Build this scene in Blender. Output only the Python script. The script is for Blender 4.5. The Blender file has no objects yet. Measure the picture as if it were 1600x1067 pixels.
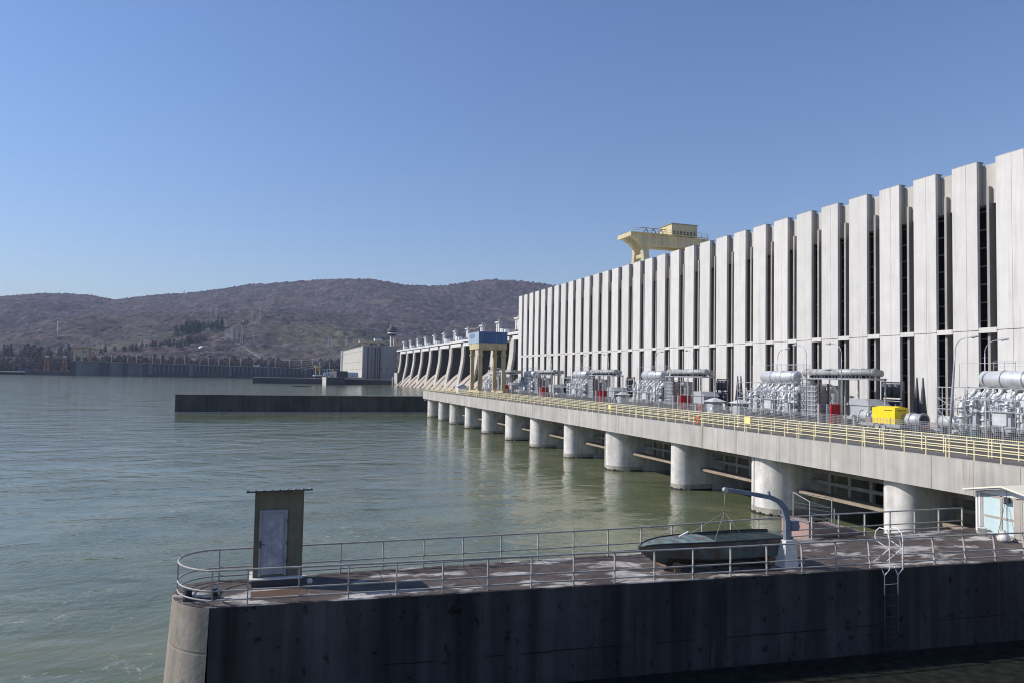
import bpy, math, random
import numpy as np
from mathutils import Vector, Matrix
R = math.radians
sc = bpy.context.scene
col = sc.collection

# ------------------------------------------------------------------ camera, sky, sun, exposure
CAM = (0.0, 0.0, 11.4)
TH, PI_, RO = R(18.17), R(2.596), 0.0186
r0 = Vector((math.cos(TH), -math.sin(TH), 0))
fw = Vector((math.sin(TH) * math.cos(PI_), math.cos(TH) * math.cos(PI_), math.sin(PI_)))
u0 = r0.cross(fw)
rr = math.cos(RO) * r0 + math.sin(RO) * u0
uu = -math.sin(RO) * r0 + math.cos(RO) * u0
cd = bpy.data.cameras.new('camera')
cd.sensor_width = 36
cd.lens = 1160 / 1600 * 36
cd.clip_start, cd.clip_end = 0.3, 20000
cam = bpy.data.objects.new('camera', cd)
col.objects.link(cam)
cam.matrix_world = Matrix(((rr.x, uu.x, -fw.x, CAM[0]), (rr.y, uu.y, -fw.y, CAM[1]), (rr.z, uu.z, -fw.z, CAM[2]), (0, 0, 0, 1)))
sc.camera = cam

SUN_EL, SUN_PHI = R(37), R(24)
sdir = Vector((-math.cos(SUN_PHI) * math.cos(SUN_EL), math.sin(SUN_PHI) * math.cos(SUN_EL), math.sin(SUN_EL)))
w = bpy.data.worlds.new('World')
sc.world = w
w.use_nodes = True
nt = w.node_tree
bg = nt.nodes['Background']
sky = nt.nodes.new('ShaderNodeTexSky')
sky.sky_type = 'NISHITA'
sky.sun_disc = False
sky.sun_elevation = SUN_EL
sky.sun_rotation = math.atan2(sdir.x, sdir.y)
sky.altitude = 100
sky.air_density = 1.4
sky.dust_density = 0.25
sky.ozone_density = 6.0
wb = nt.nodes.new('ShaderNodeMixRGB')            # white balance of the camera
wb.blend_type = 'MULTIPLY'
wb.inputs[0].default_value = 1.0
wb.inputs[2].default_value = (1.0, 0.965, 1.13, 1)
nt.links.new(sky.outputs[0], wb.inputs[1])
nt.links.new(wb.outputs[0], bg.inputs[0])
bg.inputs[1].default_value = 0.107
ld = bpy.data.lights.new('sun', 'SUN')
ld.energy = 4.7
ld.angle = R(0.5)
ld.color = (1.0, 0.945, 0.87)
sun = bpy.data.objects.new('sun', ld)
col.objects.link(sun)
sun.rotation_mode = 'QUATERNION'
sun.rotation_quaternion = sdir.to_track_quat('Z', 'Y')
sc.view_settings.view_transform = 'Standard'
sc.view_settings.look = 'None'
sc.view_settings.exposure = 0.06
sc.view_settings.gamma = 1.0
sc.view_settings.use_curve_mapping = False
sc.cycles.max_bounces = 6
sc.cycles.volume_bounces = 0
sc.cycles.filter_width = 1.1

WZ = 0.55          # water level
DZ = 7.02          # deck level
PZ = 3.93          # pier level

# ------------------------------------------------------------------ materials
M = {}
def nd(t, ty, **kw):
    n = t.nodes.new(ty)
    for k, v in kw.items():
        setattr(n, k, v)
    return n

def pmat(name, c, rough=.6, metal=0.0, n=.18, sc_=.6, streak=0.0, st_sc=1.2, bump=0.0, bsc=12, spec=.5, c2=None, c2sc=.5, c2t=(.5, .62), c2map=(1, 1, 1), sm=(1, 1, .06), orand=0.0):
    """procedural surface: mottling, run-off streaks, an optional second colour in patches, fine bump"""
    m = bpy.data.materials.new(name)
    m.use_nodes = True
    t = m.node_tree
    b = t.nodes['Principled BSDF']
    tc = nd(t, 'ShaderNodeTexCoord')
    L = t.links.new
    out = nd(t, 'ShaderNodeRGB')
    out.outputs[0].default_value = (*c, 1)
    cur = out.outputs[0]
    if c2 is not None:
        mp = nd(t, 'ShaderNodeMapping')
        mp.inputs['Scale'].default_value = c2map
        L(tc.outputs['Object'], mp.inputs[0])
        nz = nd(t, 'ShaderNodeTexNoise')
        nz.inputs['Scale'].default_value = c2sc
        nz.inputs['Detail'].default_value = 7
        nz.inputs['Roughness'].default_value = .62
        L(mp.outputs[0], nz.inputs[0])
        mr = nd(t, 'ShaderNodeMapRange')
        mr.inputs[1].default_value, mr.inputs[2].default_value = c2t
        L(nz.outputs[0], mr.inputs[0])
        mx = nd(t, 'ShaderNodeMixRGB')
        mx.inputs[2].default_value = (*c2, 1)
        L(mr.outputs[0], mx.inputs[0]); L(cur, mx.inputs[1])
        cur = mx.outputs[0]
    def mult(src, lo, hi):
        nonlocal cur
        mr = nd(t, 'ShaderNodeMapRange')
        mr.inputs[1].default_value, mr.inputs[2].default_value = .3, .7
        mr.inputs[3].default_value, mr.inputs[4].default_value = lo, hi
        L(src, mr.inputs[0])
        mx = nd(t, 'ShaderNodeVectorMath', operation='SCALE')
        L(cur, mx.inputs[0]); L(mr.outputs[0], mx.inputs['Scale'])
        cur = mx.outputs[0]
    if n:
        nz = nd(t, 'ShaderNodeTexNoise')
        nz.inputs['Scale'].default_value = sc_
        nz.inputs['Detail'].default_value = 8
        nz.inputs['Roughness'].default_value = .6
        L(tc.outputs['Object'], nz.inputs[0])
        mult(nz.outputs[0], 1 - n, 1 + n)
    if streak:
        mp = nd(t, 'ShaderNodeMapping')
        mp.inputs['Scale'].default_value = sm
        L(tc.outputs['Object'], mp.inputs[0])
        nz = nd(t, 'ShaderNodeTexNoise')
        nz.inputs['Scale'].default_value = st_sc
        nz.inputs['Detail'].default_value = 6
        nz.inputs['Roughness'].default_value = .65
        L(mp.outputs[0], nz.inputs[0])
        mult(nz.outputs[0], 1 - streak, 1 + streak * .5)
    if orand:
        oi = nd(t, 'ShaderNodeObjectInfo')
        mr = nd(t, 'ShaderNodeMapRange')
        mr.inputs[3].default_value, mr.inputs[4].default_value = 1 - orand, 1 + orand
        L(oi.outputs['Random'], mr.inputs[0])
        mx = nd(t, 'ShaderNodeVectorMath', operation='SCALE')
        L(cur, mx.inputs[0]); L(mr.outputs[0], mx.inputs['Scale'])
        cur = mx.outputs[0]
    L(cur, b.inputs['Base Color'])
    b.inputs['Roughness'].default_value = rough
    b.inputs['Metallic'].default_value = metal
    b.inputs['Specular IOR Level'].default_value = spec
    if bump:
        nz = nd(t, 'ShaderNodeTexNoise')
        nz.inputs['Scale'].default_value = bsc
        nz.inputs['Detail'].default_value = 5
        L(tc.outputs['Object'], nz.inputs[0])
        bp = nd(t, 'ShaderNodeBump')
        bp.inputs['Strength'].default_value = bump
        bp.inputs['Distance'].default_value = .05
        L(nz.outputs[0], bp.inputs['Height']); L(bp.outputs[0], b.inputs['Normal'])
    M[name] = m
    return m

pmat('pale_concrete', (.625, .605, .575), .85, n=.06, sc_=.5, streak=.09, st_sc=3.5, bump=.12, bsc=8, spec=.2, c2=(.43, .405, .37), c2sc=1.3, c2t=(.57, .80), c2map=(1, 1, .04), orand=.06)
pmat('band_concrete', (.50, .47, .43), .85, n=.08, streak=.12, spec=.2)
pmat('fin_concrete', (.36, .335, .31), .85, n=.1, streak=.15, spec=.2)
pmat('fascia_concrete', (.45, .43, .395), .85, n=.15, sc_=.35, streak=.25, st_sc=1.6, bump=.12, bsc=6, spec=.25, c2=(.30, .235, .18), c2sc=.9, c2t=(.60, .74), c2map=(1, 1, .07))
pmat('column_concrete', (.70, .67, .63), .85, n=.2, sc_=.9, streak=.3, st_sc=1.3, bump=.2, bsc=5, spec=.25, c2=(.42, .37, .30), c2sc=.8, c2t=(.58, .74), c2map=(1, 1, .25))
pmat('wet_concrete', (.42, .385, .32), .6, n=.3, sc_=1.6, streak=.2, bump=.15)
pmat('ledge_concrete', (.30, .245, .185), .85, n=.25, sc_=1.2)
pmat('frame_concrete', (.26, .245, .22), .85, n=.25, sc_=1.2, streak=.2)
pmat('mussels', (.02, .02, .018), .8, n=.3)
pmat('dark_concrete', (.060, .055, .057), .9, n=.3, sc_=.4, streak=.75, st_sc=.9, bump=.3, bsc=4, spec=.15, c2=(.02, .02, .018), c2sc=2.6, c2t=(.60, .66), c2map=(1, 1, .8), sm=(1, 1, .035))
pmat('stain_concrete', (.032, .031, .031), .8, n=.3, spec=.2)
pmat('near_black_concrete', (.016, .017, .014), .9, n=.6, sc_=2.5, spec=.1, bump=.6, bsc=6)  # near black, for wall joints and the ledge that imitates shaded water
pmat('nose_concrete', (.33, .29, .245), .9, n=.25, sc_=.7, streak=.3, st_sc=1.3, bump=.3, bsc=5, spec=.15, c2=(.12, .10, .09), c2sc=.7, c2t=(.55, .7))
pmat('wall_concrete', (.10, .095, .085), .9, n=.3, sc_=.2, streak=.35, st_sc=.5, spec=.15)
pmat('pier_top', (.088, .071, .063), .75, n=.4, sc_=1.6, bump=.25, bsc=9, spec=.2, c2=(.40, .375, .345), c2sc=.6, c2t=(.525, .585), c2map=(.6, 1.4, 1))
pmat('spill_concrete', (.52, .485, .44), .85, n=.12, sc_=.15, streak=.25, st_sc=.3, spec=.2)
pmat('apron_concrete', (.46, .41, .35), .85, n=.2, sc_=.12, streak=.2, st_sc=.4, spec=.2, c2=(.38, .27, .20), c2sc=.12, c2t=(.5, .65), sm=(.1, 1, .1))
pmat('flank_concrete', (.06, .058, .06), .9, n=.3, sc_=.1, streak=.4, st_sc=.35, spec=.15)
pmat('white_concrete', (.66, .65, .63), .8, n=.08, sc_=.1, streak=.08, st_sc=.3)
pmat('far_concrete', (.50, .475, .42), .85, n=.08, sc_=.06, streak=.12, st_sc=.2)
pmat('far_end_concrete', (.30, .29, .285), .85, n=.12, sc_=.05, streak=.25, st_sc=.15)
pmat('lock_concrete', (.075, .07, .075), .9, n=.2, sc_=.03, streak=.3, st_sc=.1)
pmat('panel_concrete', (.15, .145, .15), .9, n=.2, sc_=.05, streak=.3, st_sc=.1)
pmat('glass_dark', (.012, .012, .014), .12, n=.2, sc_=.2, spec=.5)
pmat('dark_void', (.012, .012, .012), .9, n=.2)
pmat('asphalt', (.10, .095, .088), .9, n=.2, sc_=.5, bump=.2, bsc=20, spec=.2)
pmat('deck_paving', (.15, .14, .13), .9, n=.2, sc_=.5, bump=.2, bsc=15, spec=.2)
pmat('yellow_paint', (.80, .71, .43), .55, n=.12, sc_=2)
pmat('crane_yellow', (.53, .45, .26), .65, n=.18, sc_=.6, streak=.2, c2=(.30, .22, .13), c2sc=.8, c2t=(.58, .74), c2map=(1, 1, .12))
pmat('crane_cream', (.60, .52, .31), .65, n=.15, sc_=.3, streak=.22, c2=(.36, .29, .18), c2sc=.5, c2t=(.58, .74), c2map=(1, 1, .12))
pmat('crane_blue', (.06, .135, .30), .6, n=.2, sc_=.4, streak=.3, c2=(.12, .18, .28), c2sc=.9, c2t=(.52, .7), c2map=(1, 1, .15))
pmat('crane_pale_blue', (.34, .43, .52), .6, n=.12, sc_=.4, streak=.15)
pmat('orange_paint', (.42, .19, .05), .6, n=.15)
pmat('steel_grey', (.42, .43, .44), .45, metal=.3, n=.15, sc_=1.5)
pmat('rail_grey', (.36, .34, .31), .6, n=.22, sc_=3, c2=(.22, .13, .08), c2sc=4, c2t=(.62, .7))
pmat('silver', (.64, .65, .655), .4, metal=.35, n=.16, sc_=1.6, streak=.12, st_sc=2)
pmat('tank_grey', (.60, .61, .62), .45, metal=.1, n=.16, sc_=1.8, streak=.2, st_sc=2)
pmat('duct_grey', (.40, .40, .39), .5, metal=.1, n=.2, sc_=1.5, streak=.2)
pmat('cool_grey', (.40, .41, .43), .55, n=.12, sc_=2)
pmat('dark_metal', (.05, .052, .06), .5, n=.3, sc_=2)
pmat('black_rubber', (.015, .015, .015), .7, n=.2)
pmat('porcelain', (.10, .05, .035), .25, n=.1)
pmat('red_paint', (.50, .018, .02), .45, n=.12, sc_=2)
pmat('tarp', (.90, .66, .012), .55, n=.1, sc_=1.5, bump=.5, bsc=2.2)
pmat('white_paint', (.74, .74, .73), .5, n=.06, sc_=2)
pmat('letter_dark', (.05, .05, .04), .7, n=0)
pmat('shed_wall', (.165, .142, .095), .75, n=.15, sc_=2, streak=.2, st_sc=4)
pmat('shed_door', (.34, .34, .39), .6, n=.2, sc_=2.5, streak=.25, st_sc=6, c2=(.52, .52, .55), c2sc=2.5, c2t=(.5, .75))
pmat('shed_frame', (.30, .30, .33), .6, n=.15, sc_=2)
pmat('roof_sheet', (.30, .29, .27), .5, metal=.3, n=.25, sc_=2)
pmat('rust_board', (.09, .05, .03), .85, n=.3, sc_=2)
pmat('boat_hull', (.105, .075, .064), .6, n=.35, sc_=2, streak=.3, st_sc=3, c2=(.085, .125, .12), c2sc=1.1, c2t=(.46, .62))
pmat('boat_top', (.14, .21, .20), .7, n=.35, sc_=3, c2=(.13, .085, .07), c2sc=2.6, c2t=(.48, .6))
pmat('boat_inside', (.03, .05, .052), .8, spec=.1, n=.3, sc_=2, c2=(.07, .05, .045), c2sc=2, c2t=(.5, .65))
pmat('boat_stripe', (.02, .022, .025), .6, n=.2)
pmat('davit_blue', (.17, .19, .235), .45, n=.2, sc_=3)
pmat('rope', (.30, .28, .24), .9, n=.2)
pmat('pink_tile', (.36, .24, .21), .7, n=.15, sc_=3)
pmat('pink_lid', (.26, .22, .21), .6, n=.2, sc_=3)
pmat('cream_roof', (.80, .75, .60), .5, n=.08, sc_=1)
pmat('blue_soffit', (.28, .33, .42), .6, n=.1)
pmat('pale_frame', (.42, .37, .32), .6, n=.12)
pmat('frosted_pane', (.55, .68, .68), .15, n=.08, sc_=1.2, spec=.6)
pmat('plastic_white', (.78, .77, .76), .45, n=.05)
pmat('plastic_bag', (.6, .58, .55), .5, n=.3, sc_=8)
pmat('wood', (.20, .12, .07), .8, n=.2)
pmat('bark', (.13, .105, .09), .9, n=.25)
pmat('twig', (.105, .072, .06), .9, n=.3, sc_=.4)
pmat('twig_rust', (.16, .085, .045), .9, n=.3, sc_=.4)
pmat('twig_pale', (.068, .053, .054), .95, n=.35, sc_=.03, c2=(.10, .07, .052), c2sc=.015, c2t=(.45, .65))
pmat('bush_dark', (.04, .046, .038), .95, n=.4, sc_=.05)
pmat('needles', (.022, .042, .030), .9, n=.4, sc_=.5)
pmat('bush_leaf', (.085, .08, .045), .9, n=.4, sc_=.3)
pmat('grass', (.16, .17, .06), .95, n=.25, sc_=.05)
pmat('car_white', (.8, .8, .8), .3, n=0)
pmat('car_blue', (.03, .06, .20), .3, n=.1)
pmat('orange_buoy', (.75, .16, .03), .6, n=.1)
pmat('sign_yellow', (.85, .72, .30), .6, n=.05)
pmat('green_hose', (.03, .16, .10), .6, n=.2)

# water: murky green river, boils and drifting slicks carried by real ripples
def water_mat():
    m = bpy.data.materials.new('river_water'); m.use_nodes = True
    t = m.node_tree; L = t.links.new
    b = t.nodes['Principled BSDF']
    tc = nd(t, 'ShaderNodeTexCoord')
    geo = tc.outputs['Object']
    def noise(scale, mp=(1, 1, 1), det=4, rot=0, dist=0, rough=.55):
        mpn = nd(t, 'ShaderNodeMapping')
        mpn.inputs['Scale'].default_value = mp
        mpn.inputs['Rotation'].default_value = (0, 0, rot)
        L(geo, mpn.inputs[0])
        z = nd(t, 'ShaderNodeTexNoise')
        z.inputs['Scale'].default_value = scale
        z.inputs['Detail'].default_value = det
        z.inputs['Roughness'].default_value = rough
        z.inputs['Distortion'].default_value = dist
        L(mpn.outputs[0], z.inputs[0])
        return z.outputs[0]
    def rng(src, a, b_, c, d):
        mr = nd(t, 'ShaderNodeMapRange')
        for i, v in zip((1, 2, 3, 4), (a, b_, c, d)):
            mr.inputs[i].default_value = v
        L(src, mr.inputs[0])
        return mr.outputs[0]
    def mathn(op, a, b_):
        q = nd(t, 'ShaderNodeMath', operation=op)
        for i, v in enumerate((a, b_)):
            if isinstance(v, (int, float)):
                q.inputs[i].default_value = v
            else:
                L(v, q.inputs[i])
        return q.outputs[0]
    slick = noise(.045, (1, 2.0, 1), 6, .3, 2.6)
    mix = nd(t, 'ShaderNodeMixRGB')
    mix.inputs[1].default_value = (.096, .112, .056, 1)
    mix.inputs[2].default_value = (.150, .160, .085, 1)
    L(rng(slick, .38, .64, 0, 1), mix.inputs[0])
    # foam: thin broken threads where currents meet
    f1 = noise(.055, (1, 1.5, 1), 6, .2, 2.2)
    ridge = mathn('ABSOLUTE', mathn('SUBTRACT', f1, .5), 0)
    thread = rng(ridge, 0, .012, 1, 0)
    fine = rng(noise(1.6, (1, 1, 1), 6, 0, .6, .7), .54, .66, 0, 1)
    where = rng(noise(.028, (1, 1, 1), 2, 1.1), .50, .62, 0, 1)
    foam = mathn('MULTIPLY', mathn('MULTIPLY', thread, fine), where)
    specks = mathn('MULTIPLY', rng(noise(.9, (1, 2, 1), 6, 0, 1, .7), .68, .74, 0, 1), rng(noise(.06, (1, 1, 1), 2, .5), .5, .6, 0, .8))
    foam = mathn('MINIMUM', mathn('ADD', foam, specks), .85)
    mix2 = nd(t, 'ShaderNodeMixRGB')
    mix2.inputs[2].default_value = (.50, .50, .40, 1)
    L(foam, mix2.inputs[0]); L(mix.outputs[0], mix2.inputs[1])
    L(mix2.outputs[0], b.inputs['Base Color'])
    b.inputs['IOR'].default_value = 1.33
    b.inputs['Roughness'].default_value = .1
    b.inputs['Specular IOR Level'].default_value = .5
    L(rng(foam, 0, .6, .11, .7), b.inputs['Roughness'])
    # ripples: calm slicks between ruffled water, slow boils under both
    patch = mathn('ADD', mathn('MULTIPLY', noise(.030, (1, 2.0, 1), 4, .25, 2.4, .55), .65), mathn('MULTIPLY', noise(.11, (1, 2.2, 1), 3, .3, 1.6, .5), .35))
    amp = rng(patch, .40, .60, .12, 1.75)
    h = mathn('ADD', mathn('MULTIPLY', noise(.55, (1, 1.1, 1), 3, .2, .7, .5), .15), mathn('MULTIPLY', noise(1.9, (1, 1.15, 1), 3, .3, .5), .085))
    h = mathn('MULTIPLY', h, amp)
    h = mathn('ADD', h, mathn('MULTIPLY', noise(.085, (1, 1.15, 1), 3, .35, 1.8, .4), .55))
    bp = nd(t, 'ShaderNodeBump')
    bp.inputs['Strength'].default_value = 1.0
    bp.inputs['Distance'].default_value = .30
    L(h, bp.inputs['Height']); L(bp.outputs[0], b.inputs['Normal'])
    M['water'] = m
water_mat()

def attr_mat(name, rough=.95):
    m = bpy.data.materials.new(name); m.use_nodes = True
    t = m.node_tree; L = t.links.new
    b = t.nodes['Principled BSDF']
    a = nd(t, 'ShaderNodeAttribute', attribute_name='ground_colour')
    tc = nd(t, 'ShaderNodeTexCoord')
    z = nd(t, 'ShaderNodeTexNoise'); z.inputs['Scale'].default_value = .06; z.inputs['Detail'].default_value = 8; z.inputs['Roughness'].default_value = .7
    L(tc.outputs['Object'], z.inputs[0])
    mr = nd(t, 'ShaderNodeMapRange'); mr.inputs[1].default_value, mr.inputs[2].default_value, mr.inputs[3].default_value, mr.inputs[4].default_value = .3, .7, .45, 1.5
    L(z.outputs[0], mr.inputs[0])
    s = nd(t, 'ShaderNodeVectorMath', operation='SCALE'); L(a.outputs['Color'], s.inputs[0]); L(mr.outputs[0], s.inputs['Scale'])
    L(s.outputs[0], b.inputs['Base Color'])
    b.inputs['Roughness'].default_value = rough
    b.inputs['Specular IOR Level'].default_value = .1
    M[name] = m
attr_mat('hillside')

# ------------------------------------------------------------------ mesh helpers
ROOT = {}
class MB:
    def __init__(self):
        self.v, self.f, self.s = [], [], []
    def add(self, vs, fs, smooth=False):
        o = len(self.v)
        self.v += [tuple(p) for p in vs]
        for q in fs:
            self.f.append([i + o for i in q]); self.s.append(smooth)
        return self
    def box(self, x0, x1, y0, y1, z0, z1):
        x0, x1 = min(x0, x1), max(x0, x1); y0, y1 = min(y0, y1), max(y0, y1); z0, z1 = min(z0, z1), max(z0, z1)
        return self.add([(x0, y0, z0), (x1, y0, z0), (x1, y1, z0), (x0, y1, z0), (x0, y0, z1), (x1, y0, z1), (x1, y1, z1), (x0, y1, z1)],
                        [(0, 3, 2, 1), (4, 5, 6, 7), (0, 1, 5, 4), (1, 2, 6, 5), (2, 3, 7, 6), (3, 0, 4, 7)])
    def bar(self, p, q, a, b=None):
        p, q = Vector(p), Vector(q); b = b or a
        d = (q - p).normalized()
        up = Vector((0, 0, 1)) if abs(d.z) < .95 else Vector((1, 0, 0))
        s = d.cross(up).normalized() * a / 2; u = s.cross(d).normalized() * b / 2
        vs = [p - s - u, p + s - u, p + s + u, p - s + u, q - s - u, q + s - u, q + s + u, q - s + u]
        return self.add(vs, [(0, 1, 2, 3), (7, 6, 5, 4), (0, 4, 5, 1), (1, 5, 6, 2), (2, 6, 7, 3), (3, 7, 4, 0)])
    def tube(self, pts, r, n=8, cap=True):
        pts = [Vector(p) for p in pts]
        rs = r if isinstance(r, (list, tuple)) else [r] * len(pts)
        vs, prev = [], None
        for i, p in enumerate(pts):
            d = (pts[min(i + 1, len(pts) - 1)] - pts[max(i - 1, 0)]).normalized()
            if prev is None:
                up = Vector((0, 0, 1)) if abs(d.z) < .9 else Vector((1, 0, 0))
                s = d.cross(up).normalized()
            else:
                s = (prev - d * prev.dot(d)).normalized()
            prev = s
            u = d.cross(s)
            for k in range(n):
                a = 2 * math.pi * k / n
                vs.append(p + (s * math.cos(a) + u * math.sin(a)) * rs[i])
        fs = []
        for i in range(len(pts) - 1):
            for k in range(n):
                k2 = (k + 1) % n
                fs.append((i * n + k, i * n + k2, (i + 1) * n + k2, (i + 1) * n + k))
        self.add(vs, fs, n > 4)
        if cap:
            o = len(self.v) - len(vs)
            self.f.append([o + k for k in reversed(range(n))]); self.s.append(False)
            self.f.append([o + (len(pts) - 1) * n + k for k in range(n)]); self.s.append(False)
        return self
    def prism(self, poly, axis, a0, a1):
        """extrude a 2-D outline along an axis: 'x' takes (y, z), 'y' takes (x, z), 'z' takes (x, y)"""
        n = len(poly)
        def pt(p, a):
            return {'x': (a, p[0], p[1]), 'y': (p[0], a, p[1]), 'z': (p[0], p[1], a)}[axis]
        vs = [pt(p, a0) for p in poly] + [pt(p, a1) for p in poly]
        fs = [tuple(range(n - 1, -1, -1)), tuple(range(n, 2 * n))] + [(i, (i + 1) % n, n + (i + 1) % n, n + i) for i in range(n)]
        return self.add(vs, fs)
    def lathe(self, prof, c, n=16, smooth=True):
        vs, fs = [], []
        for r_, z in prof:
            for k in range(n):
                a = 2 * math.pi * k / n
                vs.append((c[0] + r_ * math.cos(a), c[1] + r_ * math.sin(a), c[2] + z))
        for i in range(len(prof) - 1):
            for k in range(n):
                k2 = (k + 1) % n
                fs.append((i * n + k, i * n + k2, (i + 1) * n + k2, (i + 1) * n + k))
        return self.add(vs, fs, smooth)
    def quad(self, a, b, c, d):
        return self.add([a, b, c, d], [(0, 1, 2, 3)])
    def build(self, name, mat, parent=None, loc=None, fix=True):
        me = bpy.data.meshes.new(name)
        v = np.array(self.v, dtype=float)
        if parent is not None:
            base = ROOT[parent.name]
        elif loc is not None:
            base = np.array(loc, float)
        else:
            base = np.array([(v[:, 0].min() + v[:, 0].max()) / 2, (v[:, 1].min() + v[:, 1].max()) / 2, v[:, 2].min()])
        me.from_pydata((v - base).tolist(), [], self.f)
        if fix:
            import bmesh
            bm = bmesh.new(); bm.from_mesh(me)
            bmesh.ops.recalc_face_normals(bm, faces=bm.faces)
            bm.to_mesh(me); bm.free()
        me.polygons.foreach_set('use_smooth', self.s)
        me.materials.append(M[mat])
        o = bpy.data.objects.new(name, me)
        col.objects.link(o)
        if parent is not None:
            o.parent = parent
        else:
            o.location = base
        ROOT[o.name] = base
        return o

def tag(o, label=None, cat=None, group=None, kind=None):
    for k, v in (('label', label), ('category', cat), ('group', group), ('kind', kind)):
        if v:
            o[k] = v
    return o
def thing(name, label, cat, loc=(0, 0, 0), group=None):
    o = bpy.data.objects.new(name, None)
    col.objects.link(o)
    o.location = loc
    o.empty_display_size = .5
    ROOT[o.name] = np.array(loc, float)
    return tag(o, label, cat, group)
def copy_tree(o, parent=None):
    c = o.copy(); col.objects.link(c)
    if parent is not None:
        c.parent = parent
    ROOT[c.name] = ROOT[o.name]
    for ch in list(KIDS(o)):
        copy_tree(ch, c)
    return c
def KIDS(o):
    return [x for x in o.children]
def box(*a):
    return MB().box(*a)
def fbm_seed(s):
    return np.random.RandomState(s)
NT = {}
def vnoise(x, y, cell, seed):
    """smooth value noise on arrays"""
    if seed not in NT:
        NT[seed] = fbm_seed(seed).rand(256, 256)
    T = NT[seed]
    gx, gy = x / cell, y / cell
    ix, iy = np.floor(gx).astype(int), np.floor(gy).astype(int)
    fx, fy = gx - ix, gy - iy
    fx, fy = fx * fx * (3 - 2 * fx), fy * fy * (3 - 2 * fy)
    g = lambda a, b: T[a % 256, b % 256]
    return (g(ix, iy) * (1 - fx) + g(ix + 1, iy) * fx) * (1 - fy) + (g(ix, iy + 1) * (1 - fx) + g(ix + 1, iy + 1) * fx) * fy

# ================================================================== SETTING
tag(MB().quad((-2600, -120, WZ), (140, -120, WZ), (140, 1260, WZ), (-2600, 1260, WZ)).build('water', 'water', loc=(0, 0, WZ)), kind='structure')
tag(MB().quad((-2700, -130, -7), (150, -130, -7), (150, 1300, -7), (-2700, 1300, -7)).build('river_bed', 'dark_void'), kind='structure')

def foam_mat():
    m = bpy.data.materials.new('foam'); m.use_nodes = True
    t = m.node_tree; L = t.links.new; b = t.nodes['Principled BSDF']
    b.inputs['Base Color'].default_value = (.38, .39, .31, 1); b.inputs['Roughness'].default_value = .8
    tc = nd(t, 'ShaderNodeTexCoord'); at_ = nd(t, 'ShaderNodeAttribute', attribute_name='edge')
    z = nd(t, 'ShaderNodeTexNoise'); z.inputs['Scale'].default_value = 3.4; z.inputs['Detail'].default_value = 9; z.inputs['Roughness'].default_value = .72; z.inputs['Distortion'].default_value = 1.2
    L(tc.outputs['Object'], z.inputs[0])
    a = nd(t, 'ShaderNodeMath', operation='MULTIPLY'); a.inputs[1].default_value = .2; L(at_.outputs['Fac'], a.inputs[0])
    q = nd(t, 'ShaderNodeMath', operation='SUBTRACT'); L(z.outputs[0], q.inputs[0]); L(a.outputs[0], q.inputs[1])
    mr = nd(t, 'ShaderNodeMapRange'); mr.inputs[1].default_value, mr.inputs[2].default_value, mr.inputs[4].default_value = .43, .56, .6
    L(q.outputs[0], mr.inputs[0]); L(mr.outputs[0], b.inputs['Alpha'])
    M['foam'] = m
foam_mat()
def foam_strip(pts, w):
    pts = [Vector((*p, WZ + .006)) for p in pts]
    fine = []
    for i in range(len(pts) - 1):
        for k in range(8):
            fine.append(pts[i].lerp(pts[i + 1], k / 8))
    fine.append(pts[-1])
    m = MB(); ed = []; n = len(fine)
    for i, p in enumerate(fine):
        d = fine[min(i + 1, n - 1)] - fine[max(i - 1, 0)]; s_ = Vector((-d.y, d.x, 0)).normalized()
        f = i / (n - 1); ww = w * (.4 + .6 * math.sin(math.pi * f) + .25 * math.sin(i * 1.7))
        for c in (-1, -.3, .3, 1):
            m.v.append(tuple(p + s_ * ww * c)); ed.append(min(1.0, abs(c) * 1.0 + (.9 * (abs(f - .5) * 2) ** 3)))
    for i in range(n - 1):
        for c in range(3):
            m.f.append([i * 4 + c, i * 4 + c + 1, (i + 1) * 4 + c + 1, (i + 1) * 4 + c]); m.s.append(False)
    o = m.build('foam', 'foam', loc=(0, 0, WZ), fix=False)
    at_ = o.data.attributes.new('edge', 'FLOAT', 'POINT'); at_.data.foreach_set('value', ed)
    tag(o, kind='stuff')
foam_strip([(-11.1, 39.38), (-10.31, 40.15), (-9.39, 40.63), (-8.02, 40.49), (-6.74, 41.03), (-5.33, 41.12), (-4.18, 40.71)], 0.75)
foam_strip([(-5.97, 32.77), (-5.18, 31.48), (-4.47, 30.39), (-3.86, 29.39), (-3.4, 28.7)], 0.55)
foam_strip([(-5.88, 33.46), (-5.84, 34.75), (-5.61, 35.93), (-4.86, 36.79), (-3.96, 37.3)], 0.35)
foam_strip([(-8.24, 30.96), (-7.68, 30.34), (-7.24, 29.77)], 0.4)
foam_strip([(-31.04, 123.48), (-27.35, 125.14), (-23.46, 126.9), (-16.59, 121.85)], 0.7)
foam_strip([(5.81, 48.06), (7.47, 48.4), (9.19, 48.76)], 0.3)
foam_strip([(10.47, 52.0), (12.14, 52.3), (12.81, 52.14)], 0.35)
RIDGE = np.array([(-2600, 200), (-1700, 240), (-1036, 286), (-889, 303), (-780, 303), (-680, 297), (-606, 281), (-422, 306), (-324, 313), (-202, 331), (-67, 357), (67, 367), (150, 374), (263, 384), (374, 386), (450, 376), (534, 364), (620, 362), (682, 367), (770, 384), (853, 395), (976, 390), (1087, 376), (1300, 340), (1700, 300), (3400, 240)], float)
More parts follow.
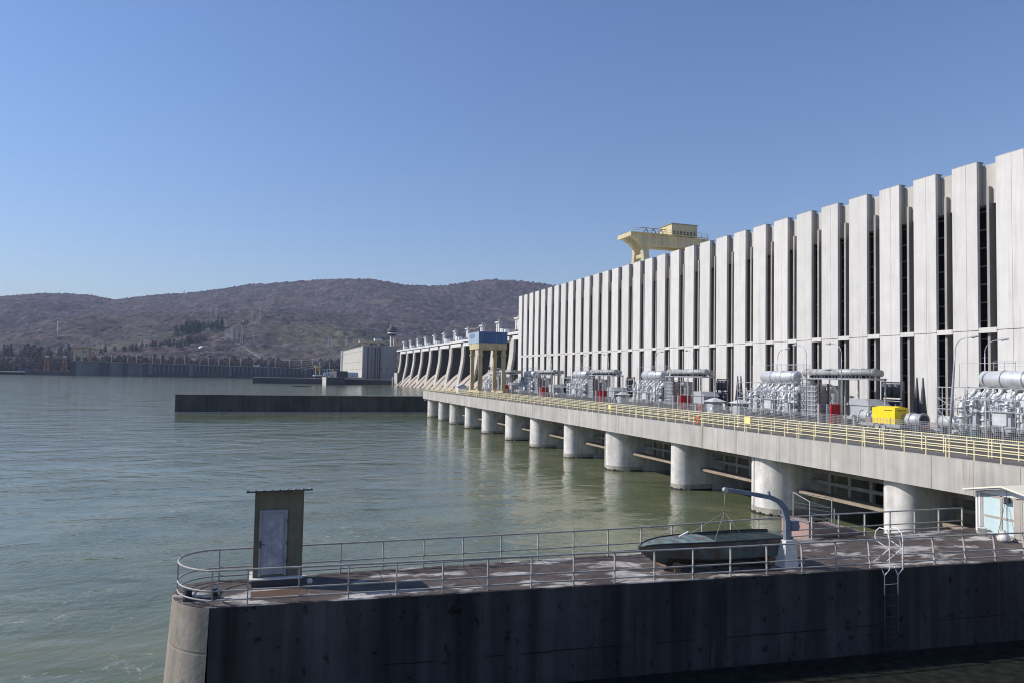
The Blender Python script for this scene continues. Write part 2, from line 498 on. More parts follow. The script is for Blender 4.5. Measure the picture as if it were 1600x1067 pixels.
def hill(x, y):
    x, y = np.asarray(x, float), np.asarray(y, float)
    yr = np.clip(3165 - .326 * x, 2300, 3700)
    t = (y - 1120) / (yr - 1120)
    zr = np.interp(x, RIDGE[:, 0], RIDGE[:, 1])
    tt = np.clip(t, 0, 1)
    s = .30 * tt + .70 * tt ** 1.9
    s = np.where(t > 1, 1 - .8 * (t - 1), s)
    base = 12 + (zr - 12) * s
    fold = (vnoise(x, y, 420, 3) - .5) * 95 + (vnoise(x, y, 170, 4) - .5) * 26 + (vnoise(x, y, 60, 5) - .5) * 5
    base = base + fold * np.clip(tt * (1 - tt) * 4, 0, 1) ** .8
    low = np.clip((x + 240) / 40, 0, 1)
    edge = 3.6 + low * 8
    ys_ = np.where(x < -240, np.interp(x, [-1400, -370, -247, -240], [1440, 1238, 1128, 1122]) + 22, 1120)
    f = np.clip((y - ys_) / 85, 0, 1)
    return edge + (base - edge) * f * f * (3 - 2 * f)

def make_terrain():
    xs = np.arange(-2000, 2400, 7.0); ys = np.concatenate([np.arange(1120, 2000, 7.0), np.arange(2000, 3800, 8.0)])
    X, Y = np.meshgrid(xs, ys)
    rs = fbm_seed(8)
    X = X + (rs.rand(*X.shape) - .5) * 3; Y = Y + (rs.rand(*Y.shape) - .5) * 3
    Z = hill(X, Y)
    far = np.clip((Y - 1255) / 40, 0, 1)
    wood = np.clip((vnoise(X, Y, 170, 11) * .6 + vnoise(X, Y, 55, 12) * .4 - .20) / .16, 0, 1)   # woodland against clearings
    wood = np.maximum(wood, np.clip((Y - 2350) / 250, 0, 1) * .9)
    wood = np.maximum(wood, np.clip((-60 - X) / 120, 0, 1) * .82)
    Z = Z + far * wood * (rs.rand(*X.shape) * 8 + vnoise(X, Y, 20, 13) * 3)
    brown = np.array([.066, .053, .060]); red = np.array([.086, .062, .062]); tan = np.array([.170, .140, .088]); ever = np.array([.030, .048, .034]); grass = np.array([.085, .10, .04])
    k = vnoise(X, Y, 260, 21)[..., None]
    c = brown * (1 - k) + red * k
    c = c * (.55 + .9 * vnoise(X, Y, 26, 22))[..., None] * (.5 + rs.rand(*X.shape))[..., None]
    clear = (1 - wood)[..., None]
    c = c * (1 - clear) + tan * clear
    olive = np.array([.125, .118, .075])
    for ox, oy, rx, ry, kk in ((-55, 2180, 95, 120, .8), (60, 1750, 190, 240, .55), (150, 1500, 160, 190, .6), (-260, 1700, 90, 60, .6), (330, 2100, 160, 90, .5)):
        ww = np.clip(1.25 - np.sqrt(((X - ox) / rx) ** 2 + ((Y - oy) / ry) ** 2) + (vnoise(X, Y, 45, 61) - .5) * .9, 0, 1)[..., None] * kk
        c = c * (1 - ww) + olive * ww * (.7 + .6 * vnoise(X, Y, 16, 62))[..., None]
    e = np.clip((vnoise(X, Y, 120, 31) * .6 + vnoise(X, Y, 40, 32) * .4 - .66) / .05, 0, 1) * np.clip((1900 - Y) / 400, 0, 1)
    c = c * (1 - e[..., None]) + ever * e[..., None]
    g = (np.clip((1262 - Y) / 14, 0, 1) * (vnoise(X, Y, 60, 41) > .35))[..., None]
    c = c * (1 - g) + grass * g
    ny, nx = X.shape
    V = np.stack([X, Y, Z], -1).reshape(-1, 3)
    idx = np.arange(ny * nx).reshape(ny, nx)
    F = np.stack([idx[:-1, :-1], idx[:-1, 1:], idx[1:, 1:], idx[1:, :-1]], -1).reshape(-1, 4)
    me = bpy.data.meshes.new('hills')
    me.vertices.add(len(V)); me.vertices.foreach_set('co', V.ravel())
    me.loops.add(F.size); me.loops.foreach_set('vertex_index', F.ravel().astype(np.int32))
    me.polygons.add(len(F)); me.polygons.foreach_set('loop_start', np.arange(0, F.size, 4, dtype=np.int32))
    me.update(calc_edges=True); me.validate()
    ca = me.color_attributes.new('ground_colour', 'FLOAT_COLOR', 'POINT')
    ca.data.foreach_set('color', np.concatenate([c.reshape(-1, 3), np.ones((len(V), 1))], 1).ravel())
    me.materials.append(M['hillside'])
    o = bpy.data.objects.new('hills', me); col.objects.link(o)
    tag(o, kind='structure')
make_terrain()
# low ground carrying the terrain out past its edges
tag(MB().quad((-9000, 3500, 30), (9000, 3500, 30), (9000, 12000, 30), (-9000, 12000, 30)).build('ground', 'hillside' if False else 'grass', loc=(0, 3500, 30)), kind='structure')

# ================================================================== POWERHOUSE
B = 63.3
edges = [187.56, 183.45, 179.09, 174.92, 170.54, 166.09, 161.68, 157.38, 153.05, 148.71, 144.3, 139.79, 135.33, 130.94, 126.57, 122.13, 117.7, 113.27, 108.81]
edges += [108.81 - 4.446 * i for i in range(1, 9)] + [68.77, 64.27, 59.74, 55.16, 50.55]
edges += [50.55 - 4.55 * i for i in range(1, 12)]
YEND = edges[-1] - 2.75
ph = thing('powerhouse', 'long pale concrete powerhouse with tall ribs and dark window slots beside the transformers', 'power station', (B, 100, DZ))
box(B + .78, 96, YEND + .1, 187.4, 28.3, 32.08).build('roof_band', 'band_concrete', ph)
box(B + 1.75, 96, YEND + .12, 187.35, DZ - .5, 28.29).build('window_glazing', 'glass_dark', ph)
m = MB()
for z in np.arange(8.6, 28, 1.75):
    m.box(B + 1.62, B + 1.745, YEND + .4, 187.0, z, z + .12)
m.build('window_transoms', 'cool_grey', ph)
box(B - .06, B + 1.6, YEND + .1, 187.45, DZ - .4, DZ + .45).build('plinth', 'fascia_concrete', ph)
for i, y1 in enumerate(edges):
    y0 = y1 - 2.7
    m = MB(); bk = MB()
    ys = y0 + 1.18
    for (za, zb, dx) in ((DZ + .46, 16.34, .0), (16.40, 32.35, .02)):
        m.box(B - dx, B + .30, y0, ys - .02, za, zb)
        m.box(B - dx + .015, B + .30, ys + .02, y1, za, zb)
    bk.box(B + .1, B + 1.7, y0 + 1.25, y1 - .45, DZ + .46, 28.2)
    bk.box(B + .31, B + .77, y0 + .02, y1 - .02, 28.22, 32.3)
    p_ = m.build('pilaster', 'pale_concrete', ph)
    bk.build('pilaster_core', 'fin_concrete', p_)  # raw brownish concrete, kept darker to deepen the shade between ribs
    if i + 1 < len(edges):
        ya, yb = edges[i + 1], y0          # gap between this rib and the next nearer one
        yc = (ya + yb) / 2 + .18
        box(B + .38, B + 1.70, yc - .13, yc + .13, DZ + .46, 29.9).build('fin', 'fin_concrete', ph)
        box(B - .02, B + .37, ya + .05, yb - .05, 16.14, 16.62).build('tie_beam', 'pale_concrete', ph)
    box(B + .0, B + .9, y0 - .01, y1 + .01, 32.352, 32.42).build('coping', 'roof_sheet', p_)
box(96.01, 122, YEND + .1, 187.3, -4, 31.3).build('intake_block', 'spill_concrete', ph)

# ------------------------------------------------------------------ deck over the draft tubes
dk = thing('tailrace_deck', 'long grey concrete deck on round fronted columns over the water', 'concrete deck', (45, 100, WZ))
FX = 37.9
NEAR = -10
box(FX + .35, B + .3, NEAR, 187.4, 5.9, DZ).build('deck_slab', 'deck_paving', dk)
m = MB()
m.box(FX + .06, FX + .6, NEAR, 187.5, 5.2, DZ + .035)
y = 187.5; i = 0
rnd = random.Random(4)
while y > NEAR:
    dx = rnd.uniform(0, .012)
    m.box(FX - dx, FX + .2, max(NEAR, y - 2.78) + .012, y - .012, 5.13 - rnd.uniform(0, .02), DZ + .05)
    y -= 2.78
m.build('fascia', 'fascia_concrete', dk)
box(FX + .36, 45, 187.0, 187.46, 4.6, DZ - .02).build('end_wall', 'fascia_concrete', dk)
COLS = [(184.2, 1.6), (171.7, 1.4), (160.7, 1.7), (147.2, 1.4), (134.8, 1.75), (120.2, 1.4), (107.9, 1.65), (94.1, 1.4), (81.5, 2.15), (65.9, 1.3), (53.1, 2.05), (38.9, 1.3), (25.5, 2.0), (11.5, 1.3)]
cyl = []
for yo, r_ in COLS:
    cy = yo - .6 * r_; cyl.append((cy, r_))
    m = MB()
    n = 22
    prof = [(FX + .42 + r_ - r_ * math.sin(math.pi * k / n), cy - r_ * math.cos(math.pi * k / n)) for k in range(n + 1)]
    poly = prof + [(50, cy + r_), (50, cy - r_)]
    nn = len(poly)
    for za, zb, g in ((-5, .95, 0), (.95, 5.5, 0.0)):
        m.add([(p[0], p[1], za) for p in poly] + [(p[0], p[1], zb) for p in poly], [(i, (i + 1) % nn, nn + (i + 1) % nn, nn + i) for i in range(nn)], False)
    o = m.build('column', 'column_concrete', dk)
    o.data.polygons.foreach_set('use_smooth', [len(set()) == 0 and (k % nn) < n for k in range(len(o.data.polygons))])
    if r_ > 1.9:   # pour joint down the front of the wide columns
        a = math.pi * .5 - .15
        MB().box(FX + .405, FX + .46, cy + .32, cy + .36, -1, 5.12).build('joint', 'dark_concrete', dk)
    mm = MB()
    prof2 = [(FX + .40 + r_ + .02 - (r_ + .02) * math.sin(math.pi * k / n), cy - (r_ + .02) * math.cos(math.pi * k / n)) for k in range(n + 1)]
    mm.prism(prof2 + [(42, cy + r_ + .02), (42, cy - r_ - .02)], 'z', -1, WZ + .55)
    mm.build('wet_band', 'wet_concrete', dk)
    q = random.Random(int(cy)); mm = MB()
    for k in range(3, n - 1):
        a = math.pi * (k + .5) / n; hh = q.uniform(.02, .22)
        px_, py_ = FX + .40 + r_ - (r_ + .05) * math.sin(a), cy - (r_ + .05) * math.cos(a)
        mm.lathe([(0, -.1), (.2, -.1), (.16, hh * .7), (.05, hh), (0, hh)], (px_ + .05, py_, WZ), 6)
    mm.box(FX + .3 + r_, FX + 4, cy - r_ - .06, cy - r_ - .03, WZ - .2, WZ + .12)
    o = mm.build('mussel_crust', 'mussels', dk); o['kind'] = 'stuff'
for a, b in zip(cyl[:-1], cyl[1:]):
    y1, y0 = a[0] - a[1] + .05, b[0] + b[1] - .05
    if y1 - y0 < 1: continue
    box(40.6, 42.0, y0, y1, 2.45, 2.66).build('ledge', 'ledge_concrete', dk)
    m = MB()
    for z in (3.3, 4.15):
        m.box(42.0, 42.35, y0, y1, z, z + .26)
    k = max(2, round((y1 - y0) / 2.2))
    for q in range(1, k):
        yy = y0 + (y1 - y0) * q / k
        m.box(42.02, 42.33, yy - .15, yy + .15, 2.5, 5.6)
    m.build('gate_frame', 'frame_concrete', dk)
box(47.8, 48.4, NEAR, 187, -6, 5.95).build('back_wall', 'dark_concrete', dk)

# road surface strip and crane rails on the deck
tag(box(FX + 3.4, 50.2, NEAR, 187.0, DZ - .02, DZ + .012).build('deck_road', 'asphalt'), kind='structure')
for x, lb in ((44.0, 'steel crane rail on the deck nearer the yellow railings'), (49.3, 'steel crane rail on the deck nearer the mesh fence')):
    tag(box(x - .05, x + .05, NEAR, 186, DZ + .012, DZ + .13).build('crane_rail', 'dark_metal'), lb, 'rail', 'rails of the blue gantry crane')

# ------------------------------------------------------------------ railings and fence on the deck
def long_rail(x, label, y0, y1, step, zb, h, dbl=0):
    t = thing('safety_railing', label, 'railing', (x, (y0 + y1) / 2, zb), 'yellow railings along the deck edge')
    for nm, hh in (('top_rail', h), ('middle_rail', h * .66), ('lower_rail', h * .33)):
        MB().bar((x, y0, zb + hh), (x, y1, zb + hh), .048).build(nm, 'yellow_paint', t)
    ys = np.arange(y0, y1 + .01, step)
    rest = MB()
    for k, yy in enumerate(ys):
        mm = MB() if k < 98 else rest
        mm.box(x - .026, x + .026, yy - .026, yy + .026, zb, zb + h)
        if dbl and k % dbl == 1:
            mm.box(x - .026, x + .026, yy + .2, yy + .252, zb, zb + h)
        if k < 98:
            mm.build('post', 'yellow_paint', t)
    if rest.v:
        o = rest.build('far_posts', 'yellow_paint', t); o['kind'] = 'stuff'
    return t
long_rail(38.12, 'front yellow pipe railing standing on the outer edge of the concrete deck', 6.0, 186.5, 1.62, DZ + .05, 1.12, 4)
long_rail(41.0, 'second yellow pipe railing set back from the deck edge behind the front one', 6.6, 184.6, 1.66, DZ + .012, 1.12, 5)
tag(box(38.6, 40.6, 6, 184, DZ + .002, DZ + .03).build('walkway', 'deck_paving'), kind='structure')

fe = thing('mesh_fence', 'low grey wire mesh fence on thin posts in front of the transformers', 'fence', (50.6, 95, DZ))
box(50.597, 50.603, 12, 181, DZ + .06, DZ + 1.28)
def mesh_mat():
    m = bpy.data.materials.new('wire_mesh'); m.use_nodes = True
    t = m.node_tree; b = t.nodes['Principled BSDF']
    b.inputs['Base Color'].default_value = (.40, .41, .42, 1); b.inputs['Roughness'].default_value = .5
    M['wire_mesh'] = m
mesh_mat()
m = MB()
for z in np.arange(DZ + .08, DZ + 1.3, .15):
    m.bar((50.6, 12, z), (50.6, 181, z), .018)
yy = 12.0
while yy < 181:
    m.bar((50.6, yy, DZ + .06), (50.6, yy, DZ + 1.3), .018)
    yy += .16 if yy < 100 else .4
m.build('wire_panels', 'wire_mesh', fe)
for k, yy in enumerate(np.arange(12, 181.1, 2.55)):
    box(50.57, 50.63, yy - .03, yy + .03, DZ, DZ + 1.4).build('post', 'steel_grey', fe)

# ------------------------------------------------------------------ transformers
def transformer(label, y0):
    """built facing the river; local origin: (54, y0) on the deck"""
    t = thing('transformer', label, 'transformer', (54, y0, DZ), 'transformers in a row before the powerhouse')
    X = 54.0
    rnd = random.Random(11)
    box(X - .3, X + 4.4, y0 - 9.4, y0 + 1.9, DZ + .02, DZ + .5).build('plinth', 'dark_concrete', t)
    # tank with rounded shoulders and ribs
    m = MB()
    m.prism([(X, DZ + .75), (X + 3.4, DZ + .75), (X + 3.4, DZ + 3.2), (X + 2.9, DZ + 3.75), (X + .6, DZ + 3.75), (X + .02, DZ + 3.1)], 'y', y0 - 5.9, y0 + 1.3)
    m.box(X - .12, X + 3.5, y0 - 6.0, y0 + 1.4, DZ + 2.35, DZ + 2.62)
    for k in range(9):
        yy = y0 + 1.0 - k * .84
        m.prism([(X - .1, DZ + .7), (X + .3, DZ + .7), (X + .4, DZ + 3.0), (X + 1.0, DZ + 3.8), (X + .75, DZ + 3.95), (X - .08, DZ + 3.15)], 'y', yy - .07, yy + .07)
    m.build('tank', 'tank_grey', t)
    for yy in (y0 + .6, y0 - 1.2, y0 - 3.1, y0 - 4.9):
        box(X + .4, X + 2.8, yy - .22, yy + .22, DZ + .48, DZ + .8).build('skid', 'dark_metal', t)
    # pumps, valves, vertical oil pipes on the near side
    m = MB()
    for k in range(8):
        yy = y0 + 1.15 - k * .95 + rnd.uniform(-.15, .15)
        xx = X - .35 - rnd.uniform(0, .35); r_ = rnd.choice((.09, .12, .16, .2))
        zt = DZ + rnd.uniform(2.3, 3.3)
        m.tube([(X + .5, yy, zt + .25), (xx + .15, yy, zt + .2), (xx, yy, zt), (xx, yy, DZ + .75), (xx + .12, yy, DZ + .55), (X + .4, yy, DZ + .5)], r_, 8)
        for zz in (DZ + 1.0, zt - .3, (DZ + zt) / 2 + .3):
            m.tube([(xx, yy, zz), (xx, yy, zz + .1)], r_ * 1.7, 8)
        if k % 3 == 1:
            box(xx - .25, xx + .35, yy - .5, yy - .05, DZ + .8, DZ + 1.9).build('valve_box', 'cool_grey', t)
        if k % 3 == 2:
            MB().lathe([(0, 0), (.22, 0), (.24, .3), (.2, .7), (.08, .8), (0, .8)], (xx - .1, yy - .42, DZ + .75), 10).build('oil_pump', 'cool_grey', t)
    for k in range(12):
        yy = y0 + 1.2 - rnd.random() * 7.4; zz = DZ + rnd.uniform(.8, 3.2)
        m.tube([(X - .2, yy, zz), (X - .2 - rnd.uniform(.1, .3), yy - .2, zz + .1), (X - .3, yy - rnd.uniform(.4, 1.3), zz + rnd.uniform(-.3, .3))], rnd.choice((.04, .05, .07)), 6)
    for k in range(34):
        yy = y0 + 2.4 - rnd.random() * 9.2; zz = DZ + rnd.uniform(.5, 3.4); xx = X - rnd.uniform(.15, .8)
        dz = rnd.uniform(.3, 1.4); dy = rnd.uniform(-.9, .9)
        m.tube([(xx, yy, zz), (xx, yy, min(zz + dz, DZ + 3.9)), (xx + .1, yy + dy, min(zz + dz, DZ + 3.9))], rnd.choice((.022, .03, .04, .05)), 5)
        if k % 3 == 0:
            m.box(xx - .1, xx + .1, yy - .12, yy + .12, zz - .1, zz + .16)
    m.build('oil_pipework', 'silver', t)
    box(X - .85, X - .2, y0 - 2.9, y0 - 1.75, DZ + 1.25, DZ + 2.35).build('control_box', 'tank_grey', t)
    box(X - .75, X - .15, y0 - 5.7, y0 - 5.1, DZ + .9, DZ + 2.0).build('control_box', 'cool_grey', t)
    # turrets and bushings on the lid
    for yy in (y0 + .2, y0 - 2.2, y0 - 4.6):
        m = MB()
        m.tube([(X + 1.4, yy, DZ + 3.6), (X + 1.2, yy, DZ + 4.3)], [.42, .36], 12)
        m.build('turret', 'tank_grey', t)
    for k in range(6):
        yy = y0 + .9 - k * 1.15
        MB().tube([(X + .2, yy, DZ + 3.4), (X + .55, yy - .1, DZ + 3.95), (X + 1.1, yy - .35, DZ + 4.15)], .11, 8).build('lid_pipe', 'silver', t)
    # conservator
    m = MB()
    c = (X + .55, DZ + 4.78)
    R_ = .66
    yy0, yy1 = y0 - 5.6, y0
    m.tube([(c[0], yy0 - .18, c[1]), (c[0], yy0 - .1, c[1]), (c[0], yy0, c[1]), (c[0], yy1, c[1]), (c[0], yy1 + .1, c[1]), (c[0], yy1 + .18, c[1])], [.25, .5, R_, R_, .5, .25], 20)
    cs = m.build('conservator', 'silver', t)
    for yy in (y0 - 1.75, y0 - 3.5, y0 - 5.3):
        MB().tube([(c[0], yy - .045, c[1]), (c[0], yy + .045, c[1])], R_ + .05, 20).build('band', 'steel_grey', cs)
    for yy in (y0 - .8, y0 - 4.8):
        box(c[0] - .12, c[0] + .12, yy - .08, yy + .08, DZ + 3.7, DZ + 4.15).build('saddle', 'tank_grey', t)
    # cooler bank of grey radiator panels
    m = MB()
    m.box(X + .12, X + 3.2, y0 - 9.0, y0 - 6.35, DZ + .75, DZ + 3.9)
    for k in range(13):
        yy = y0 - 6.4 - k * .2
        m.box(X, X + 3.3, yy - .07, yy + .02, DZ + .7, DZ + 3.95)
    for k in range(7):
        zz = DZ + .85 + k * .48
        m.box(X - .06, X + 3.2, y0 - 9.12, y0 - 6.9, zz, zz + .09)
    m.build('cooler_bank', 'cool_grey', t)
    for zz in (DZ + 1.1, DZ + 2.0, DZ + 2.9):
        MB().tube([(X - .3, y0 - 6.35, zz - .25), (X - .3, y0 - 6.35, zz + .3)], .3, 12).build('cooler_fan', 'tank_grey', t)
    # fire-spray pipe frame around it
    m = MB()
    F0, F1 = X - .95, X + 3.8
    for yy in (y0 + 3.1, y0 - 1.3, y0 - 6.9):
        for xx in (F0, F1):
            m.bar((xx, yy, DZ), (xx, yy, DZ + 4.12), .085)
    for zz in (DZ + 2.3, DZ + 4.08):
        for xx in (F0, F1):
            m.bar((xx, y0 + 3.1, zz), (xx, y0 - 6.9, zz), .07)
        for yy in (y0 + 3.1, y0 - 6.9):
            m.bar((F0, yy, zz), (F1, yy, zz), .07)
    m.bar((F0, y0 + 3.1, DZ + 2.3), (F0, y0 + .9, DZ + .3), .05); m.bar((F0, y0 + 3.1, DZ + 3.2), (F0, y0 + 1.2, DZ + 2.3), .05)
    m.bar((F0, y0 - 6.9, DZ + .6), (F0, y0 - 4.6, DZ + 1.9), .05); m.bar((F0, y0 + 3.1, DZ + 2.4), (F1, y0 + 3.1, DZ + 4), .05)
    for a, b in (((F0 + 1.4, y0 + 2.2), (F0 + 1.4, y0 - 7.6)),):
        m.bar((a[0], a[1], DZ + 4.1), (a[0], a[1], DZ + 6.05), .035); m.bar((a[0], a[1], DZ + 6.05), (b[0], b[1], DZ + 6.05), .035); m.bar((b[0], b[1], DZ + 6.05), (b[0], b[1], DZ + 5.2), .035)
    for k in range(5):
        yy = y0 + 2.6 - k * 2.1
        m.bar((F0, yy, DZ + 1.2), (F0, yy, DZ + 4.08), .05); m.bar((F0, yy, DZ + 4.08), (F1, yy, DZ + 4.08), .04)
    for zz in (DZ + 1.2, DZ + 3.2):
        m.bar((F0 - .01, y0 + 3.1, zz), (F0 - .01, y0 - 6.9, zz), .04)
    for k in range(7):
        yy = y0 - .2 - k * .9
        m.bar((X + 1.3, yy, DZ + 5.45), (X + 1.3, yy, DZ + 6.2), .03)
    m.bar((X + 1.3, y0 - .2, DZ + 6.2), (X + 1.3, y0 - 5.6, DZ + 6.2), .03); m.bar((X + 1.3, y0 - .2, DZ + 5.8), (X + 1.3, y0 - 5.6, DZ + 5.8), .025)
    m.build('spray_pipe_frame', 'steel_grey', t)
    # generator bus duct carried on posts to the right
    bx = X + .9
    m = MB()
    m.tube([(bx + 6, y0 - 5.9, DZ + 5.25), (bx + .4, y0 - 5.9, DZ + 5.25)], .42, 14)
    m.tube([(bx, y0 - 6.3, DZ + 5.3), (bx, y0 - 16.2, DZ + 5.3)], .36, 16)
    m.tube([(bx + .9, y0 - 6.5, DZ + 5.2), (bx + .9, y0 - 15.9, DZ + 5.2)], .34, 14)
    m.tube([(bx - .05, y0 - 7.3, DZ + 5.1), (bx - .05, y0 - 7.3, DZ + 3.8)], .36, 14)
    du = m.build('bus_duct', 'duct_grey', t)
    for yy in (y0 - 6.9, y0 - 8.4, y0 - 10.3, y0 - 11.6, y0 - 13.3, y0 - 14.6, y0 - 16.0):
        MB().tube([(bx, yy - .06, DZ + 5.3), (bx, yy + .06, DZ + 5.3)], .40, 16).build('clamp', 'duct_grey', du)
    m = MB()
    for yy in (y0 - 6.6, y0 - 10.6, y0 - 12.4, y0 - 15.8):
        m.box(bx - .6, bx - .48, yy - .06, yy + .06, DZ, DZ + 4.7)
        m.box(bx + 1.4, bx + 1.52, yy - .06, yy + .06, DZ, DZ + 4.7)
        m.box(bx - .62, bx + 1.55, yy - .05, yy + .05, DZ + 4.55, DZ + 4.75)
    m.bar((bx - .55, y0 - 6.4, DZ + 4.65), (bx - .55, y0 - 16.0, DZ + 4.65), .14)
    m.bar((bx + 1.45, y0 - 6.4, DZ + 4.65), (bx + 1.45, y0 - 16.0, DZ + 4.65), .12)
    m.build('duct_frame', 'steel_grey', t)
    m = MB()
    rnd = random.Random(5)
    for k in range(22):
        yy = y0 - 6.8 - k * .42
        m.box(bx - .35 + rnd.uniform(-.1, .2), bx + rnd.uniform(.1, .5), yy - rnd.uniform(.08, .16), yy + .1, DZ + 4.72, DZ + 4.98)
    m.bar((bx, y0 - 6.7, DZ + 4.8), (bx, y0 - 15.9, DZ + 4.8), .12)
    m.build('insulator_row', 'dark_metal', t)
    # arresters: porcelain stacks on steel pedestals
    for yy in (y0 - 10.0, y0 - 11.3):
        m = MB(); m.bar((X - .4, yy, DZ), (X - .4, yy, DZ + 2.1), .24); s = m.build('arrester_pedestal', 'steel_grey', t)
        prof = []
        for k in range(12):
            prof += [(.09, k * .17), (.17, k * .17 + .07), (.09, k * .17 + .12)]
        MB().lathe([(0, 0)] + prof + [(0, 2.05)], (X - .4, yy, DZ + 2.1), 10).build('insulator', 'porcelain', s)
    # auxiliary transformer and dark radiators at the wall end
    m = MB()
    m.box(X + 1.0, X + 3.2, y0 - 15.3, y0 - 12.6, DZ + 1.1, DZ + 2.1); m.prism([(y0 - 15.6, DZ + 2.1), (y0 - 12.3, DZ + 2.1), (y0 - 12.9, DZ + 2.7), (y0 - 14.9, DZ + 2.7)], 'x', X + .9, X + 3.3)
    m.box(X + 1.2, X + 1.5, y0 - 15.1, y0 - 14.8, DZ, DZ + 1.1); m.box(X + 1.2, X + 1.5, y0 - 13.1, y0 - 12.8, DZ, DZ + 1.1)
    m.build('auxiliary_tank', 'cool_grey', t)
    for k in range(3):
        for zz in (DZ + 2.9, DZ + 1.2):
            yy = y0 - 14.0 - k * .75
            MB().tube([(X + 4.1, yy, zz), (X + 4.1, yy, zz + 1.35)], .3, 10).build('oil_cylinder', 'dark_metal', t)
    m = MB()
    for yy in (y0 - 13.4, y0 - 16.0):
        m.box(X + 4.3, X + 4.45, yy - .07, yy + .07, DZ, DZ + 4.5)
    m.box(X + 4.3, X + 4.45, y0 - 16.0, y0 - 13.4, DZ + 4.3, DZ + 4.45); m.box(X + 4.3, X + 4.45, y0 - 16.0, y0 - 13.4, DZ + 2.6, DZ + 2.75)
    m.build('cylinder_rack', 'dark_metal', t)
    m = MB(); m.tube([(X + 1.8, y0 - 9.7, DZ + .5), (X + 1.8, y0 - 9.7, DZ + 3.2), (X + 1.6, y0 - 9.6, DZ + 3.6), (X + 1.2, y0 - 9.5, DZ + 3.8)], .38, 12)
    m.build('cable_box', 'silver', t)
    for k, yy in enumerate((y0 - 16.8, y0 - 17.5)):
        MB().lathe([(0, 0), (.42, 0), (.40, .8), (.16, 3.6), (.06, 4.9), (0, 4.9)], (X + 5.2, yy, DZ), 10).build('dark_bushing', 'dark_metal', t)
    return t
TL = ['nearest silver transformer, largest, cut off by the right edge of the picture',
      'silver transformer beyond the yellow covered trailer, with a red cabinet right of it',
      'third silver transformer from the right, with two small pointed grey huts to its right',
      'fourth silver transformer from the right, between two red cabinets',
      'fifth silver transformer from the right, just right of the blue topped crane',
      'farthest silver transformer, seen behind the legs of the blue topped crane']
tr0 = transformer(TL[0], 44.7)
for k, yy in enumerate((72.4, 101.0, 127.8, 155.4, 182.6)):
    if k < 4:
        c = copy_tree(tr0)
    else:
        c = copy_tree(tr0)
        for ch in list(c.children):       # the last bay ends at the deck's end: no duct run beyond
            pass
    c.location = (54, yy, DZ); c['label'] = TL[k + 1]

# red fire cabinets
def cabinet(y, label, x=54.0, s=1.0):
    t = thing('fire_cabinet', label, 'cabinet', (x, y, DZ), 'red fire cabinets beside the transformers')
    box(x, x + 1.2 * s, y - .75 * s, y, DZ + .12, DZ + 2.0 * s).build('body', 'red_paint', t)
    box(x - .04, x + 1.24 * s, y - .79 * s, y + .04, DZ + 2.0 * s, DZ + 2.0 * s + .06).build('roof', 'red_paint', t)
    box(x - .02, x, y - .68 * s, y - .07 * s, DZ + .3, DZ + 1.85 * s).build('door', 'red_paint', t)
    box(x + .05, x + 1.15 * s, y - .7 * s, y - .05, DZ + .012, DZ + .115).build('foot', 'dark_metal', t)
    m = MB()
    for k in range(4):
        m.tube([(x + .2 * s + k * .26 * s, y - .3 * s, DZ + 2.0 * s), (x + .2 * s + k * .26 * s, y - .3 * s, DZ + 2.3 * s)], .04, 6)
    m.build('pipe', 'steel_grey', t)
    return t
CL = ['red cabinet in front of the transformer left of the yellow covered trailer', 'red cabinet left of the two pointed grey huts',
      'red cabinet between the third and fourth transformers from the right', 'red cabinet between the fourth and fifth transformers from the right', 'farthest red cabinet, right beside the leg of the blue topped crane']
for (yy, xx), lb in zip(((61.7, 54.0), (90.1, 54.0), (116.6, 54.0), (144.7, 54.0), (170.4, 54.0)), CL):
    cabinet(yy, lb, xx)
cabinet(51.9, 'small bright red box left of the nearest transformer', 55.6, .55)
cabinet(86.3, 'small red box between the tall red cabinet and a pointed grey hut', 54.6, .5)
# grey huts with pointed roofs
def hut(x, y, label):
    t = thing('equipment_hut', label, 'hut', (x, y, DZ), 'small grey huts with pointed roofs')
    box(x - .7, x + .7, y - .7, y + .7, DZ + .1, DZ + 1.55).build('wall', 'cool_grey', t)
    m = MB(); m.add([(x - 1.1, y - 1.1, DZ + 1.55), (x + 1.1, y - 1.1, DZ + 1.55), (x + 1.1, y + 1.1, DZ + 1.55), (x - 1.1, y + 1.1, DZ + 1.55), (x - .2, y - .2, DZ + 2.0), (x + .2, y - .2, DZ + 2.0), (x + .2, y + .2, DZ + 2.0), (x - .2, y + .2, DZ + 2.0)],
                    [(0, 3, 2, 1), (4, 5, 6, 7), (0, 1, 5, 4), (1, 2, 6, 5), (2, 3, 7, 6), (3, 0, 4, 7)])
    m.build('roof', 'tank_grey', t)
    box(x - .725, x - .7, y - .45, y + .45, DZ + .2, DZ + 1.45).build('door', 'tank_grey', t)
hut(54.0, 81.6, 'pointed grey hut standing close to the red cabinet')
hut(54.2, 76.4, 'pointed grey hut standing alone before a white rib, left of a transformer')
hut(56.2, 111.6, 'pointed grey hut farthest away, left of the third transformer from the right')

